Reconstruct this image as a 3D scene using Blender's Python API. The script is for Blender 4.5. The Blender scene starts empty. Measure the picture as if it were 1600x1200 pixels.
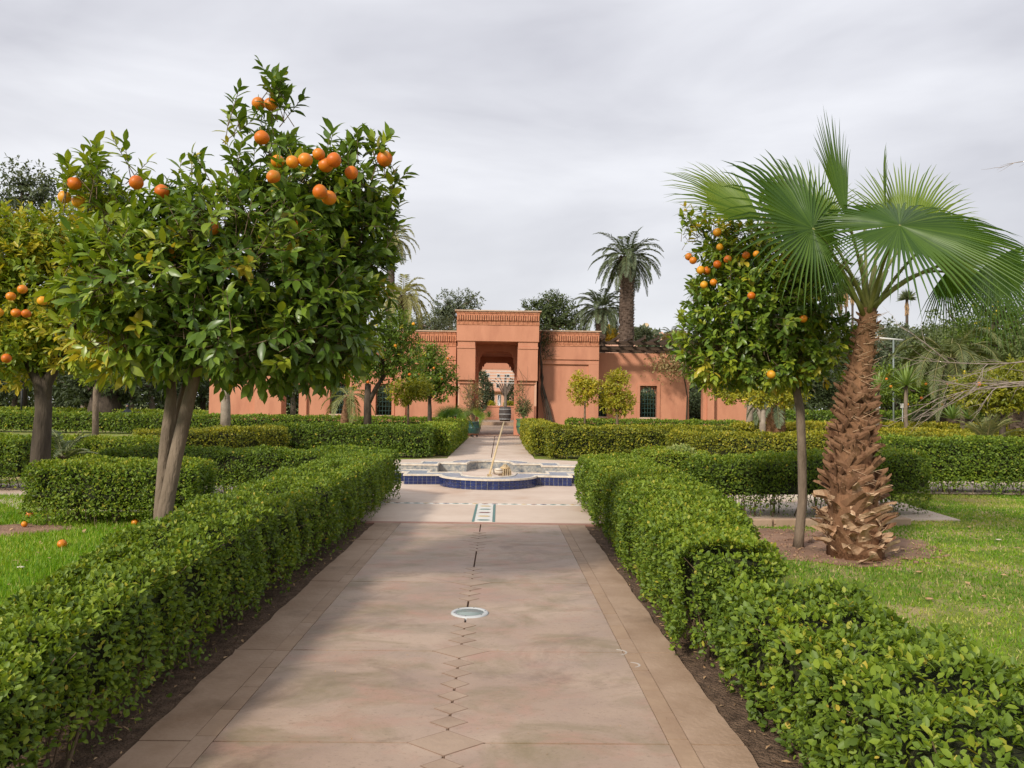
import bpy, math, random
import numpy as np
from mathutils import Vector, Matrix
random.seed(7)
rng = np.random.default_rng(11)
S = bpy.context.scene
COL = S.collection
R = math.radians
PI = math.pi

# ------------------------------------------------------------------ camera, sky, sun, exposure
F = 1200.0
CAMH = 1.5
VX, VY = 781.0, 638.0          # where the path direction (+Y) meets the horizon in the photograph
ROLL = R(0.8)
cam_d = bpy.data.cameras.new('camera')
cam = bpy.data.objects.new('camera', cam_d)
COL.objects.link(cam)
cam_d.sensor_width = 36; cam_d.lens = 36 * F / 1600
cam_d.clip_start = 0.05; cam_d.clip_end = 3000
yaw = math.atan((800 - VX) / F); pit = math.atan((VY - 600) / F)
Rm = Matrix.Rotation(-yaw, 3, 'Z') @ Matrix.Rotation(PI / 2 + pit, 3, 'X') @ Matrix.Rotation(ROLL, 3, 'Z')
cam.matrix_world = Matrix.Translation((0, 0, CAMH)) @ Rm.to_4x4()
S.camera = cam

S.view_settings.view_transform = 'Standard'
S.view_settings.look = 'None'
S.view_settings.exposure = 0.36
S.view_settings.gamma = 1
S.view_settings.use_curve_mapping = False
S.render.resolution_x = 1024; S.render.resolution_y = 768

SUN = Vector((0.60, 0.80, -0.64)).normalized()      # direction the light travels
w = bpy.data.worlds.new('World'); S.world = w; w.use_nodes = True
nt = w.node_tree; nt.nodes.clear()
def nn(t, nt=nt): return nt.nodes.new(t)
sky = nn('ShaderNodeTexSky'); sky.sky_type = 'NISHITA'; sky.sun_disc = False
sky.sun_elevation = math.asin(-SUN.z); sky.sun_rotation = math.atan2(-SUN.x, -SUN.y)
bg1 = nn('ShaderNodeBackground'); bg1.inputs[1].default_value = 0.10
nt.links.new(sky.outputs[0], bg1.inputs[0])
tc = nn('ShaderNodeTexCoord'); mp = nn('ShaderNodeMapping')
mp.inputs['Scale'].default_value = (1.0, 1.3, 3.6); mp.inputs['Location'].default_value = (0.35, 0.2, 0.1)
mp.inputs['Rotation'].default_value = (0.0, R(-9), 0)
nz = nn('ShaderNodeTexNoise'); nz.inputs['Scale'].default_value = 1.5; nz.inputs['Detail'].default_value = 6; nz.inputs['Roughness'].default_value = 0.5
nz.inputs['Distortion'].default_value = 0.35
cr = nn('ShaderNodeValToRGB')
cr.color_ramp.elements[0].position = 0.36; cr.color_ramp.elements[0].color = (0.43, 0.43, 0.48, 1)
cr.color_ramp.elements[1].position = 0.63; cr.color_ramp.elements[1].color = (0.74, 0.745, 0.785, 1)
# horizon lightening
sx = nn('ShaderNodeSeparateXYZ'); mr = nn('ShaderNodeMapRange')
mr.inputs['From Min'].default_value = 0.0; mr.inputs['From Max'].default_value = 0.42
mr.inputs['To Min'].default_value = 0.75; mr.inputs['To Max'].default_value = 0.0
mx = nn('ShaderNodeMix'); mx.data_type = 'RGBA'; mx.inputs['B'].default_value = (0.665, 0.665, 0.675, 1)
bg2 = nn('ShaderNodeBackground'); bg2.inputs[1].default_value = 1.0
nt.links.new(tc.outputs['Generated'], mp.inputs[0]); nt.links.new(mp.outputs[0], nz.inputs['Vector'])
nt.links.new(nz.outputs['Fac'], cr.inputs[0]); nt.links.new(tc.outputs['Generated'], sx.inputs[0])
nt.links.new(sx.outputs['Z'], mr.inputs['Value']); nt.links.new(mr.outputs[0], mx.inputs['Factor'])
nt.links.new(cr.outputs[0], mx.inputs['A']); nt.links.new(mx.outputs['Result'], bg2.inputs[0])
ms = nn('ShaderNodeMixShader'); ms.inputs[0].default_value = 0.93
nt.links.new(bg1.outputs[0], ms.inputs[1]); nt.links.new(bg2.outputs[0], ms.inputs[2])
wo = nn('ShaderNodeOutputWorld'); nt.links.new(ms.outputs[0], wo.inputs[0])

sd = bpy.data.lights.new('sun', 'SUN'); sd.energy = 2.9; sd.angle = R(6.5); sd.color = (1.0, 0.93, 0.82)
so = bpy.data.objects.new('sun', sd); COL.objects.link(so)
so.rotation_euler = SUN.to_track_quat('-Z', 'Y').to_euler()

# ------------------------------------------------------------------ photo pixels -> places
def ray(x, y):
    return Rm @ Vector(((x - 800) / F, -(y - 600) / F, -1.0))
def G(x, y, z=0.0):
    d = ray(x, y); t = (z - CAMH) / d.z
    return Vector((d.x * t, d.y * t, z))
def P(x, y, Y):
    d = ray(x, y); t = Y / d.y
    return Vector((d.x * t, Y, CAMH + d.z * t))
def pxm(Y): return Y / F

# ------------------------------------------------------------------ mesh helpers
OFF = {}
def tagit(o, label=None, cat=None, group=None, kind=None):
    if label: o['label'] = label
    if cat: o['category'] = cat
    if group: o['group'] = group
    if kind: o['kind'] = kind
    return o
def thing(name, label, cat, loc=(0, 0, 0), group=None):
    o = bpy.data.objects.new(name, None); COL.objects.link(o); o.location = loc
    o.empty_display_size = 0.2
    OFF[o.name] = Vector(loc)
    return tagit(o, label, cat, group)
def link(name, me, parent=None, kind=None, off=None):
    o = bpy.data.objects.new(name, me); COL.objects.link(o)
    OFF[o.name] = Vector(off) if off is not None else Vector((0, 0, 0))
    if parent is not None:
        o.parent = parent
        OFF[o.name] = OFF[parent.name]
    if kind: o['kind'] = kind
    return o
def npmesh(name, V, Fc, mat, val=None, smooth=False):
    V = np.asarray(V, dtype=np.float32); Fc = np.asarray(Fc, dtype=np.int32)
    k = Fc.shape[1]; n = len(Fc)
    me = bpy.data.meshes.new(name)
    me.vertices.add(len(V)); me.vertices.foreach_set('co', V.ravel())
    me.loops.add(n * k); me.loops.foreach_set('vertex_index', Fc.ravel())
    me.polygons.add(n)
    me.polygons.foreach_set('loop_start', np.arange(0, n * k, k, dtype=np.int32))
    if smooth: me.polygons.foreach_set('use_smooth', np.ones(n, dtype=bool))
    if val is not None:
        a = me.attributes.new('v', 'FLOAT', 'FACE'); a.data.foreach_set('value', np.asarray(val, dtype=np.float32))
    me.update(calc_edges=True)
    me.materials.append(mat)
    return me
def npobj(name, V, Fc, mat, parent=None, val=None, kind=None, smooth=False):
    V = np.asarray(V, dtype=np.float64)
    if parent is not None: V = V - np.array(OFF[parent.name])
    return link(name, npmesh(name, V, Fc, mat, val, smooth), parent, kind)

class MB:
    def __init__(s): s.v = []; s.f = []; s.sm = []
    def add(s, vs, fs, smooth=False):
        b = len(s.v); s.v += [tuple(q) for q in vs]
        for f in fs: s.f.append(tuple(i + b for i in f)); s.sm.append(smooth)
        return s
    def box(s, x0, x1, y0, y1, z0, z1):
        if x0 > x1: x0, x1 = x1, x0
        if y0 > y1: y0, y1 = y1, y0
        if z0 > z1: z0, z1 = z1, z0
        return s.add([(x0,y0,z0),(x1,y0,z0),(x1,y1,z0),(x0,y1,z0),(x0,y0,z1),(x1,y0,z1),(x1,y1,z1),(x0,y1,z1)],
              [(0,3,2,1),(4,5,6,7),(0,1,5,4),(1,2,6,5),(2,3,7,6),(3,0,4,7)])
    def obox(s, c, ax, ay, az):
        c = Vector(c); ax = Vector(ax); ay = Vector(ay); az = Vector(az)
        vs = []
        for k in (-1, 1):
            for (i, j) in ((-1,-1),(1,-1),(1,1),(-1,1)): vs.append(c + ax*i + ay*j + az*k)
        return s.add(vs, [(0,3,2,1),(4,5,6,7),(0,1,5,4),(1,2,6,5),(2,3,7,6),(3,0,4,7)])
    def tube(s, pts, rad, n=8, cap=True, jitter=0):
        pts = [Vector(p) for p in pts]
        if not hasattr(rad, '__len__'): rad = [rad] * len(pts)
        vs = []; up = None
        for i, p in enumerate(pts):
            d = (pts[min(i+1, len(pts)-1)] - pts[max(i-1, 0)]).normalized()
            if up is None: up = Vector((0, 1, 0)) if abs(d.y) < .9 else Vector((1, 0, 0))
            a = d.cross(up).normalized(); b = a.cross(d).normalized(); up = b
            for k in range(n):
                t = 2*PI*k/n; r = rad[i] * (1 + (random.uniform(-jitter, jitter) if jitter else 0))
                vs.append(p + a*math.cos(t)*r + b*math.sin(t)*r)
        fs = []
        for i in range(len(pts)-1):
            for k in range(n):
                fs.append((i*n+k, i*n+(k+1)%n, (i+1)*n+(k+1)%n, (i+1)*n+k))
        if cap: fs += [tuple(range(n))[::-1], tuple(range((len(pts)-1)*n, len(pts)*n))]
        return s.add(vs, fs, True)
    def prism(s, poly, z0, z1):                 # plan polygon (CCW) extruded up
        n = len(poly)
        vs = [(p[0], p[1], z0) for p in poly] + [(p[0], p[1], z1) for p in poly]
        fs = [tuple(range(n))[::-1], tuple(range(n, 2*n))] + [(i, (i+1) % n, n+(i+1) % n, n+i) for i in range(n)]
        return s.add(vs, fs)
    def prismY(s, poly, y0, y1):                # elevation polygon (x,z) extruded in Y
        n = len(poly)
        vs = [(p[0], y0, p[1]) for p in poly] + [(p[0], y1, p[1]) for p in poly]
        fs = [tuple(range(n)), tuple(range(n, 2*n))[::-1]] + [((i+1) % n, i, n+i, n+(i+1) % n) for i in range(n)]
        return s.add(vs, fs)
    def lathe(s, c, prof, n=20):
        vs = []
        for (r, z) in prof:
            for k in range(n): vs.append((c[0]+r*math.cos(2*PI*k/n), c[1]+r*math.sin(2*PI*k/n), c[2]+z))
        fs = [(i*n+k, i*n+(k+1) % n, (i+1)*n+(k+1) % n, (i+1)*n+k) for i in range(len(prof)-1) for k in range(n)]
        return s.add(vs, fs, True)
    def ball(s, c, r, nu=12, nv=8, sq=(1, 1, 1)):
        prof = []
        vs = []
        for j in range(nv+1):
            t = PI*j/nv
            for k in range(nu):
                a = 2*PI*k/nu
                vs.append((c[0]+sq[0]*r*math.sin(t)*math.cos(a), c[1]+sq[1]*r*math.sin(t)*math.sin(a), c[2]-sq[2]*r*math.cos(t)))
        fs = [(j*nu+k, j*nu+(k+1) % nu, (j+1)*nu+(k+1) % nu, (j+1)*nu+k) for j in range(nv) for k in range(nu)]
        return s.add(vs, fs, True)
    def mesh(s, name, mat, off=(0, 0, 0)):
        me = bpy.data.meshes.new(name)
        ox, oy, oz = off
        me.from_pydata([(v[0]-ox, v[1]-oy, v[2]-oz) for v in s.v], [], s.f)
        me.polygons.foreach_set('use_smooth', s.sm)
        me.materials.append(mat); me.update()
        return me
    def obj(s, name, mat, parent=None, kind=None):
        off = OFF[parent.name] if parent is not None else (0, 0, 0)
        return link(name, s.mesh(name, mat, off), parent, kind)

def bevel(o, wd=0.01, seg=2):
    m = o.modifiers.new('b', 'BEVEL'); m.width = wd; m.segments = seg; m.limit_method = 'ANGLE'; m.angle_limit = R(40)
    return o

# ------------------------------------------------------------------ materials
def mat_base(name):
    m = bpy.data.materials.new(name); m.use_nodes = True
    return m, m.node_tree, m.node_tree.nodes['Principled BSDF']
def nmat(name, c1, c2, scale=3.0, rough=0.8, bump=0.3, bscale=40, detail=6, spec=0.3, c3=None, s3=0.6, dist=0.02, stretch=(1, 1, 1), c3pos=(0.55, 0.7)):
    m, t, b = mat_base(name)
    L = t.links.new
    geo = t.nodes.new('ShaderNodeNewGeometry'); mpp = t.nodes.new('ShaderNodeMapping'); mpp.inputs['Scale'].default_value = stretch
    L(geo.outputs['Position'], mpp.inputs[0])
    n1 = t.nodes.new('ShaderNodeTexNoise'); n1.inputs['Scale'].default_value = scale; n1.inputs['Detail'].default_value = detail; n1.inputs['Roughness'].default_value = 0.62
    L(mpp.outputs[0], n1.inputs['Vector'])
    r1 = t.nodes.new('ShaderNodeValToRGB'); r1.color_ramp.elements[0].position = 0.33; r1.color_ramp.elements[1].position = 0.67
    r1.color_ramp.elements[0].color = (*c1, 1); r1.color_ramp.elements[1].color = (*c2, 1)
    L(n1.outputs['Fac'], r1.inputs[0]); out = r1.outputs[0]
    if c3:
        n3 = t.nodes.new('ShaderNodeTexNoise'); n3.inputs['Scale'].default_value = s3; n3.inputs['Detail'].default_value = 7; n3.inputs['Roughness'].default_value = 0.6
        L(mpp.outputs[0], n3.inputs['Vector'])
        r3 = t.nodes.new('ShaderNodeMapRange'); r3.inputs['From Min'].default_value = c3pos[0]; r3.inputs['From Max'].default_value = c3pos[1]
        L(n3.outputs['Fac'], r3.inputs['Value'])
        mm = t.nodes.new('ShaderNodeMix'); mm.data_type = 'RGBA'; mm.inputs['B'].default_value = (*c3, 1)
        L(r3.outputs[0], mm.inputs['Factor']); L(out, mm.inputs['A']); out = mm.outputs['Result']
    L(out, b.inputs['Base Color']); b.inputs['Roughness'].default_value = rough
    b.inputs['Specular IOR Level'].default_value = spec
    if bump:
        n2 = t.nodes.new('ShaderNodeTexNoise'); n2.inputs['Scale'].default_value = bscale; n2.inputs['Detail'].default_value = 4
        L(mpp.outputs[0], n2.inputs['Vector'])
        bp = t.nodes.new('ShaderNodeBump'); bp.inputs['Strength'].default_value = bump; bp.inputs['Distance'].default_value = dist
        L(n2.outputs['Fac'], bp.inputs['Height']); L(bp.outputs[0], b.inputs['Normal'])
    return m
def leafmat(name, stops, rough=0.42, trans=0.3, spec=0.5, tint=(1.25, 1.2, 0.5), big=0.0, bigscale=0.9):
    m, t, b = mat_base(name); L = t.links.new
    at = t.nodes.new('ShaderNodeAttribute'); at.attribute_name = 'v'
    src = at.outputs['Fac']
    if big:
        geo = t.nodes.new('ShaderNodeNewGeometry'); n1 = t.nodes.new('ShaderNodeTexNoise'); n1.inputs['Scale'].default_value = bigscale; n1.inputs['Detail'].default_value = 3
        L(geo.outputs['Position'], n1.inputs['Vector'])
        ma = t.nodes.new('ShaderNodeMath'); ma.operation = 'MULTIPLY_ADD'; ma.inputs[1].default_value = big; ma.inputs[2].default_value = -big * 0.5
        L(n1.outputs['Fac'], ma.inputs[0])
        ad = t.nodes.new('ShaderNodeMath'); ad.operation = 'ADD'; ad.use_clamp = True
        L(src, ad.inputs[0]); L(ma.outputs[0], ad.inputs[1]); src = ad.outputs[0]
    r = t.nodes.new('ShaderNodeValToRGB')
    el = r.color_ramp.elements
    while len(el) < len(stops): el.new(0.5)
    for i, (p, c) in enumerate(stops): el[i].position = p; el[i].color = (*c, 1)
    L(src, r.inputs[0]); L(r.outputs[0], b.inputs['Base Color'])
    b.inputs['Roughness'].default_value = rough; b.inputs['Specular IOR Level'].default_value = spec
    tr = t.nodes.new('ShaderNodeBsdfTranslucent')
    mu = t.nodes.new('ShaderNodeMix'); mu.data_type = 'RGBA'; mu.blend_type = 'MULTIPLY'; mu.inputs['Factor'].default_value = 1; mu.inputs['B'].default_value = (*tint, 1)
    L(r.outputs[0], mu.inputs['A']); L(mu.outputs['Result'], tr.inputs['Color'])
    mxs = t.nodes.new('ShaderNodeMixShader'); mxs.inputs[0].default_value = trans
    L(b.outputs[0], mxs.inputs[1]); L(tr.outputs[0], mxs.inputs[2])
    L(mxs.outputs[0], t.nodes['Material Output'].inputs['Surface'])
    return m
M = {}
M['plaster'] = nmat('terracotta_plaster', (0.50, 0.22, 0.132), (0.58, 0.262, 0.160), 1.6, 0.85, 0.14, 30, detail=9, c3=(0.39, 0.155, 0.095), s3=1.1, stretch=(1, 1, .3), c3pos=(0.52, 0.8))
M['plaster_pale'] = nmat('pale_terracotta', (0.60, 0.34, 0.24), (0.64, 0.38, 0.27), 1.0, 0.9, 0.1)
M['brick'] = nmat('brick', (0.40, 0.15, 0.08), (0.60, 0.27, 0.15), 7, 0.9, 0.3, 60)
M['mortar'] = nmat('mortar', (0.22, 0.095, 0.055), (0.30, 0.135, 0.08), 6, 0.95, 0.3, 60)
M['coping'] = nmat('coping', (0.50, 0.33, 0.23), (0.62, 0.44, 0.32), 3, 0.9, 0.3, 30)
M['darkwood'] = nmat('dark_wood', (0.035, 0.022, 0.015), (0.09, 0.055, 0.035), 4, 0.8, 0.5, 20, stretch=(0.3, 4, 4))
def path_mat():
    m, t, b = mat_base('worn_path_concrete'); L = t.links.new
    geo = t.nodes.new('ShaderNodeNewGeometry'); mpp = t.nodes.new('ShaderNodeMapping'); mpp.inputs['Scale'].default_value = (.85, 1.25, 1)
    L(geo.outputs['Position'], mpp.inputs[0])
    def noise(sc, det, ro, dist=0):
        n = t.nodes.new('ShaderNodeTexNoise'); n.inputs['Scale'].default_value = sc; n.inputs['Detail'].default_value = det; n.inputs['Roughness'].default_value = ro; n.inputs['Distortion'].default_value = dist
        L(mpp.outputs[0], n.inputs['Vector']); return n.outputs['Fac']
    def mixc(fac, a, bb, lo, hi, amt=1.0):
        r = t.nodes.new('ShaderNodeMapRange'); r.inputs['From Min'].default_value = lo; r.inputs['From Max'].default_value = hi; r.inputs['To Max'].default_value = amt
        L(fac, r.inputs['Value']); x = t.nodes.new('ShaderNodeMix'); x.data_type = 'RGBA'; L(r.outputs[0], x.inputs['Factor'])
        if isinstance(a, tuple): x.inputs['A'].default_value = (*a, 1)
        else: L(a, x.inputs['A'])
        x.inputs['B'].default_value = (*bb, 1); return x.outputs['Result']
    c = mixc(noise(1.1, 9, .62), (0.33, 0.225, 0.165), (0.47, 0.345, 0.26), .35, .65)
    c = mixc(noise(1.9, 10, .68, .6), c, (0.25, 0.19, 0.11), .47, .66, .9)       # olive grey damp patches
    c = mixc(noise(2.7, 8, .65, .4), c, (0.42, 0.245, 0.18), .50, .68, .8)          # pinker cement
    c = mixc(noise(.8, 11, .72, 1.0), c, (0.17, 0.11, 0.075), .54, .68, .75)         # old stains
    c = mixc(noise(42, 6, .8), c, (0.17, 0.12, 0.08), .56, .72, .8)                 # speckle
    c = mixc(noise(11, 6, .75, .5), c, (0.56, 0.47, 0.39), .66, .80, .7)             # pale scuffing
    L(c, b.inputs['Base Color'])
    r = t.nodes.new('ShaderNodeMapRange'); r.inputs['From Min'].default_value = .35; r.inputs['From Max'].default_value = .65; r.inputs['To Min'].default_value = .34; r.inputs['To Max'].default_value = .62
    L(noise(2.2, 6, .6), r.inputs['Value']); L(r.outputs[0], b.inputs['Roughness']); b.inputs['Specular IOR Level'].default_value = .35
    bp = t.nodes.new('ShaderNodeBump'); bp.inputs['Strength'].default_value = .22; bp.inputs['Distance'].default_value = .01
    L(noise(38, 6, .7), bp.inputs['Height']); L(bp.outputs[0], b.inputs['Normal'])
    return m
M['concrete'] = path_mat()
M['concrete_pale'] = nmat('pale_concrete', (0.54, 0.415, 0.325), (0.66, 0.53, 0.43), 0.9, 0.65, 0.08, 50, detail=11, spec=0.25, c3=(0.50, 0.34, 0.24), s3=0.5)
M['edge'] = nmat('edge_concrete', (0.30, 0.195, 0.125), (0.43, 0.30, 0.21), 2.5, 0.6, 0.2, 40, detail=10, c3=(0.21, 0.14, 0.09), s3=1.6)
M['sandtile'] = nmat('sandstone_tile', (0.33, 0.215, 0.14), (0.41, 0.28, 0.185), 4, 0.6, 0.15, 40, c3=(0.27, 0.175, 0.12), s3=2)
M['inlay'] = nmat('inlay_tile', (0.34, 0.235, 0.165), (0.42, 0.30, 0.215), 4, 0.5, 0.15, 40, c3=(0.27, 0.18, 0.125), s3=2.5)
M['finejoint'] = nmat('fine_joint', (0.20, 0.13, 0.09), (0.27, 0.18, 0.13), 8, 0.95, 0.2)
M['joint'] = nmat('joint', (0.11, 0.065, 0.042), (0.18, 0.105, 0.07), 8, 0.95, 0.3)
M['redband'] = nmat('red_concrete', (0.34, 0.18, 0.13), (0.42, 0.24, 0.18), 3, 0.7, 0.1)
M['white'] = nmat('white_glaze', (0.62, 0.60, 0.54), (0.76, 0.74, 0.68), 6, 0.35, 0.05)
M['cream'] = nmat('cream_edging', (0.56, 0.48, 0.38), (0.72, 0.65, 0.55), 8, 0.6, 0.2, c3=(0.40, 0.32, 0.24), s3=3)
M['bluetile'] = nmat('blue_tile', (0.006, 0.012, 0.06), (0.022, 0.04, 0.15), 9, 0.18, 0.05, spec=0.6)
M['toptile'] = nmat('pale_blue_tile', (0.15, 0.18, 0.24), (0.36, 0.38, 0.42), 24, 0.35, 0.2, 20, c3=(0.46, 0.45, 0.43), s3=4)
M['grout'] = nmat('pale_grout', (0.34, 0.34, 0.34), (0.45, 0.45, 0.44), 9, 0.9, 0.1)
M['basin'] = nmat('weathered_basin', (0.10, 0.13, 0.17), (0.46, 0.43, 0.36), 12, 0.6, 0.3, 30, detail=9)
M['ochre'] = nmat('ochre_glaze', (0.5, 0.33, 0.1), (0.58, 0.4, 0.15), 9, 0.4, 0)
M['teal'] = nmat('teal_glaze', (0.05, 0.16, 0.14), (0.08, 0.2, 0.18), 9, 0.4, 0)
M['maroon'] = nmat('maroon_glaze', (0.15, 0.05, 0.04), (0.2, 0.07, 0.05), 9, 0.4, 0)
M['grassground'] = nmat('grass_ground', (0.11, 0.17, 0.018), (0.23, 0.27, 0.035), 6, 0.95, 0.8, 60, c3=(0.42, 0.32, 0.16), s3=1.3, dist=0.03, c3pos=(.48, .62))
M['grassleft'] = nmat('lush_grass_ground', (0.09, 0.20, 0.006), (0.17, 0.32, 0.010), 6, 0.95, 0.8, 60, c3=(0.25, 0.22, 0.07), s3=0.7, dist=0.03, c3pos=(.6, .75))
M['soil'] = nmat('bare_soil', (0.22, 0.125, 0.08), (0.36, 0.22, 0.15), 3, 0.95, 0.8, 30, c3=(0.13, 0.08, 0.05), s3=1.5, dist=0.03)
M['litter'] = nmat('leaf_litter_soil', (0.09, 0.055, 0.034), (0.22, 0.14, 0.09), 14, 0.95, 1.0, 60, dist=0.04)
M['bark'] = nmat('citrus_bark', (0.13, 0.095, 0.065), (0.24, 0.18, 0.13), 9, 0.85, 0.7, 50, stretch=(1, 1, 0.3), c3=(0.10, 0.075, 0.055), s3=3)
M['darkbark'] = nmat('dark_bark', (0.045, 0.033, 0.024), (0.10, 0.075, 0.055), 9, 0.9, 0.7, 40, stretch=(1, 1, 0.3))
M['palebark'] = nmat('pale_bark', (0.22, 0.17, 0.13), (0.34, 0.28, 0.22), 5, 0.9, 0.5, 30, c3=(0.12, 0.09, 0.07), s3=2)
M['twig'] = nmat('twig', (0.12, 0.08, 0.05), (0.22, 0.16, 0.10), 9, 0.9, 0.3)
M['greytwig'] = nmat('grey_twig', (0.25, 0.20, 0.16), (0.38, 0.31, 0.26), 9, 0.9, 0.3)
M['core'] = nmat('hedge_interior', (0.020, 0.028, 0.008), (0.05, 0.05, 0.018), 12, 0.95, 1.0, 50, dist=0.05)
M['palmbark'] = nmat('palm_bark', (0.13, 0.065, 0.032), (0.30, 0.155, 0.08), 10, 0.9, 0.8, 60, stretch=(1, 1, 0.4))
M['boot'] = nmat('leaf_base', (0.14, 0.066, 0.034), (0.30, 0.165, 0.09), 8, 0.8, 0.6, 50, stretch=(1, 1, 0.35), c3=(0.13, 0.06, 0.03), s3=4)
M['bootpale'] = nmat('pale_leaf_base', (0.36, 0.20, 0.11), (0.62, 0.45, 0.29), 8, 0.8, 0.6, 50, stretch=(1, 1, 0.35), c3=(0.24, 0.12, 0.06), s3=5)
M['datetrunk'] = nmat('date_palm_trunk', (0.075, 0.05, 0.036), (0.17, 0.12, 0.09), 3, 0.95, 1.0, 12, dist=0.1)
M['petiole'] = nmat('petiole', (0.15, 0.17, 0.04), (0.27, 0.26, 0.09), 6, 0.5, 0.1)
M['metal'] = nmat('brushed_metal', (0.45, 0.46, 0.46), (0.55, 0.56, 0.56), 8, 0.4, 0.05)
M['galv'] = nmat('galvanised_post', (0.16, 0.19, 0.18), (0.24, 0.27, 0.25), 6, 0.5, 0.05)
M['black'] = nmat('black_metal', (0.015, 0.015, 0.015), (0.03, 0.03, 0.03), 8, 0.5, 0.05)
M['greenmetal'] = nmat('green_metal', (0.02, 0.05, 0.045), (0.03, 0.07, 0.06), 8, 0.5, 0.05)
M['straw'] = nmat('straw', (0.45, 0.34, 0.20), (0.62, 0.50, 0.33), 12, 0.9, 0.6)
M['bamboo'] = nmat('pale_wood', (0.50, 0.36, 0.19), (0.62, 0.47, 0.27), 6, 0.6, 0.1)
M['pot'] = nmat('green_glazed_pot', (0.05, 0.13, 0.06), (0.12, 0.24, 0.11), 5, 0.25, 0.1, spec=0.6)
M['potdark'] = nmat('dark_teal_pot', (0.02, 0.06, 0.05), (0.05, 0.11, 0.10), 5, 0.25, 0.1, spec=0.6)
M['terracotta'] = nmat('terracotta', (0.30, 0.12, 0.07), (0.38, 0.17, 0.10), 5, 0.8, 0.1)
M['whitepaint'] = nmat('white_paint', (0.60, 0.58, 0.54), (0.72, 0.70, 0.66), 4, 0.6, 0.05)
M['barrel'] = nmat('barrel', (0.045, 0.038, 0.035), (0.09, 0.075, 0.068), 6, 0.7, 0.2)
M['darkglass'] = nmat('dark_glass', (0.015, 0.02, 0.02), (0.03, 0.035, 0.035), 6, 0.12, 0, spec=0.6)
M['greenwood'] = nmat('painted_shutter', (0.05, 0.08, 0.075), (0.07, 0.10, 0.09), 6, 0.6, 0)
M['cloth'] = nmat('dark_cloth', (0.02, 0.022, 0.03), (0.035, 0.04, 0.05), 9, 0.9, 0)
M['skin'] = nmat('skin', (0.35, 0.2, 0.14), (0.4, 0.24, 0.17), 9, 0.6, 0)
M['dryleaf'] = nmat('dry_leaf', (0.30, 0.17, 0.08), (0.55, 0.37, 0.20), 20, 0.8, 0.2)
M['scuff'] = nmat('chalk_scuff', (0.44, 0.38, 0.33), (0.54, 0.49, 0.44), 20, 0.9, 0)
def simple(name, c, rough=0.5, **k):
    m, t, b = mat_base(name); b.inputs['Base Color'].default_value = (*c, 1); b.inputs['Roughness'].default_value = rough
    for a, v in k.items(): b.inputs[a.replace('_', ' ')].default_value = v
    return m
M['lens'] = simple('frosted_lens', (0.25, 0.30, 0.28), 0.25)
M['jet'] = simple('water_spray', (0.9, 0.92, 0.95), 0.3)
def orange_mat():
    m = nmat('orange_peel', (0.58, 0.15, 0.006), (0.74, 0.26, 0.010), 5, 0.42, 0.25, 260, dist=0.002, spec=0.5)
    return m
M['orange'] = orange_mat()
M['orange_deep'] = nmat('deep_orange_peel', (0.50, 0.10, 0.005), (0.66, 0.17, 0.008), 6, 0.45, 0.3, 220, dist=0.002, spec=0.4, c3=(0.45, 0.24, 0.02), s3=9)
M['orange_gold'] = nmat('golden_orange_peel', (0.66, 0.24, 0.010), (0.76, 0.36, 0.02), 6, 0.45, 0.3, 220, dist=0.002, spec=0.4, c3=(0.5, 0.32, 0.03), s3=9)
# foliage
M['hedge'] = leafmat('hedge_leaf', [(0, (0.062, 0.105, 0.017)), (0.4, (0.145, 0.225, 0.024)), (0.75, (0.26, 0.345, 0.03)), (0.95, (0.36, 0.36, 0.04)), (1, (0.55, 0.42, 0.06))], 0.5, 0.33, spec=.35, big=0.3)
M['hedgeY'] = leafmat('yellow_hedge_leaf', [(0, (0.075, 0.105, 0.016)), (0.35, (0.21, 0.235, 0.022)), (0.7, (0.38, 0.36, 0.03)), (1, (0.55, 0.43, 0.05))], 0.5, 0.33, spec=.35, big=0.5, bigscale=0.5)
M['citrus'] = leafmat('citrus_leaf', [(0, (0.045, 0.085, 0.018)), (0.5, (0.10, 0.175, 0.024)), (0.75, (0.19, 0.28, 0.03)), (0.93, (0.33, 0.38, 0.03)), (1, (0.60, 0.46, 0.05))], 0.36, 0.28, spec=0.5, big=.45, bigscale=1.3)
M['citrusB'] = leafmat('young_citrus_leaf', [(0, (0.065, 0.11, 0.016)), (0.5, (0.14, 0.215, 0.022)), (0.8, (0.27, 0.34, 0.03)), (1, (0.62, 0.48, 0.05))], 0.42, 0.33, spec=.4, big=.3)
M['citrusY'] = leafmat('yellow_citrus_leaf', [(0, (0.15, 0.19, 0.018)), (0.5, (0.40, 0.38, 0.03)), (1, (0.70, 0.52, 0.05))], 0.42, 0.35)
M['olive'] = leafmat('grey_green_leaf', [(0, (0.06, 0.08, 0.045)), (0.6, (0.14, 0.17, 0.09)), (1, (0.25, 0.27, 0.15))], 0.6, 0.25)
M['darktree'] = leafmat('dark_tree_leaf', [(0, (0.032, 0.046, 0.018)), (0.6, (0.075, 0.105, 0.03)), (1, (0.16, 0.20, 0.06))], 0.6, 0.25)
M['fan'] = leafmat('fan_palm_leaf', [(0, (0.045, 0.10, 0.014)), (0.5, (0.10, 0.18, 0.022)), (1, (0.26, 0.33, 0.05))], 0.42, 0.35, spec=.4, tint=(1.5, 1.5, 0.5))
M['date'] = leafmat('date_palm_leaf', [(0, (0.055, 0.075, 0.04)), (0.5, (0.12, 0.155, 0.075)), (1, (0.28, 0.29, 0.14))], 0.5, 0.25)
M['datey'] = leafmat('arching_palm_leaf', [(0, (0.10, 0.13, 0.045)), (0.5, (0.23, 0.25, 0.08)), (1, (0.40, 0.37, 0.15))], 0.5, 0.3)
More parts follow.
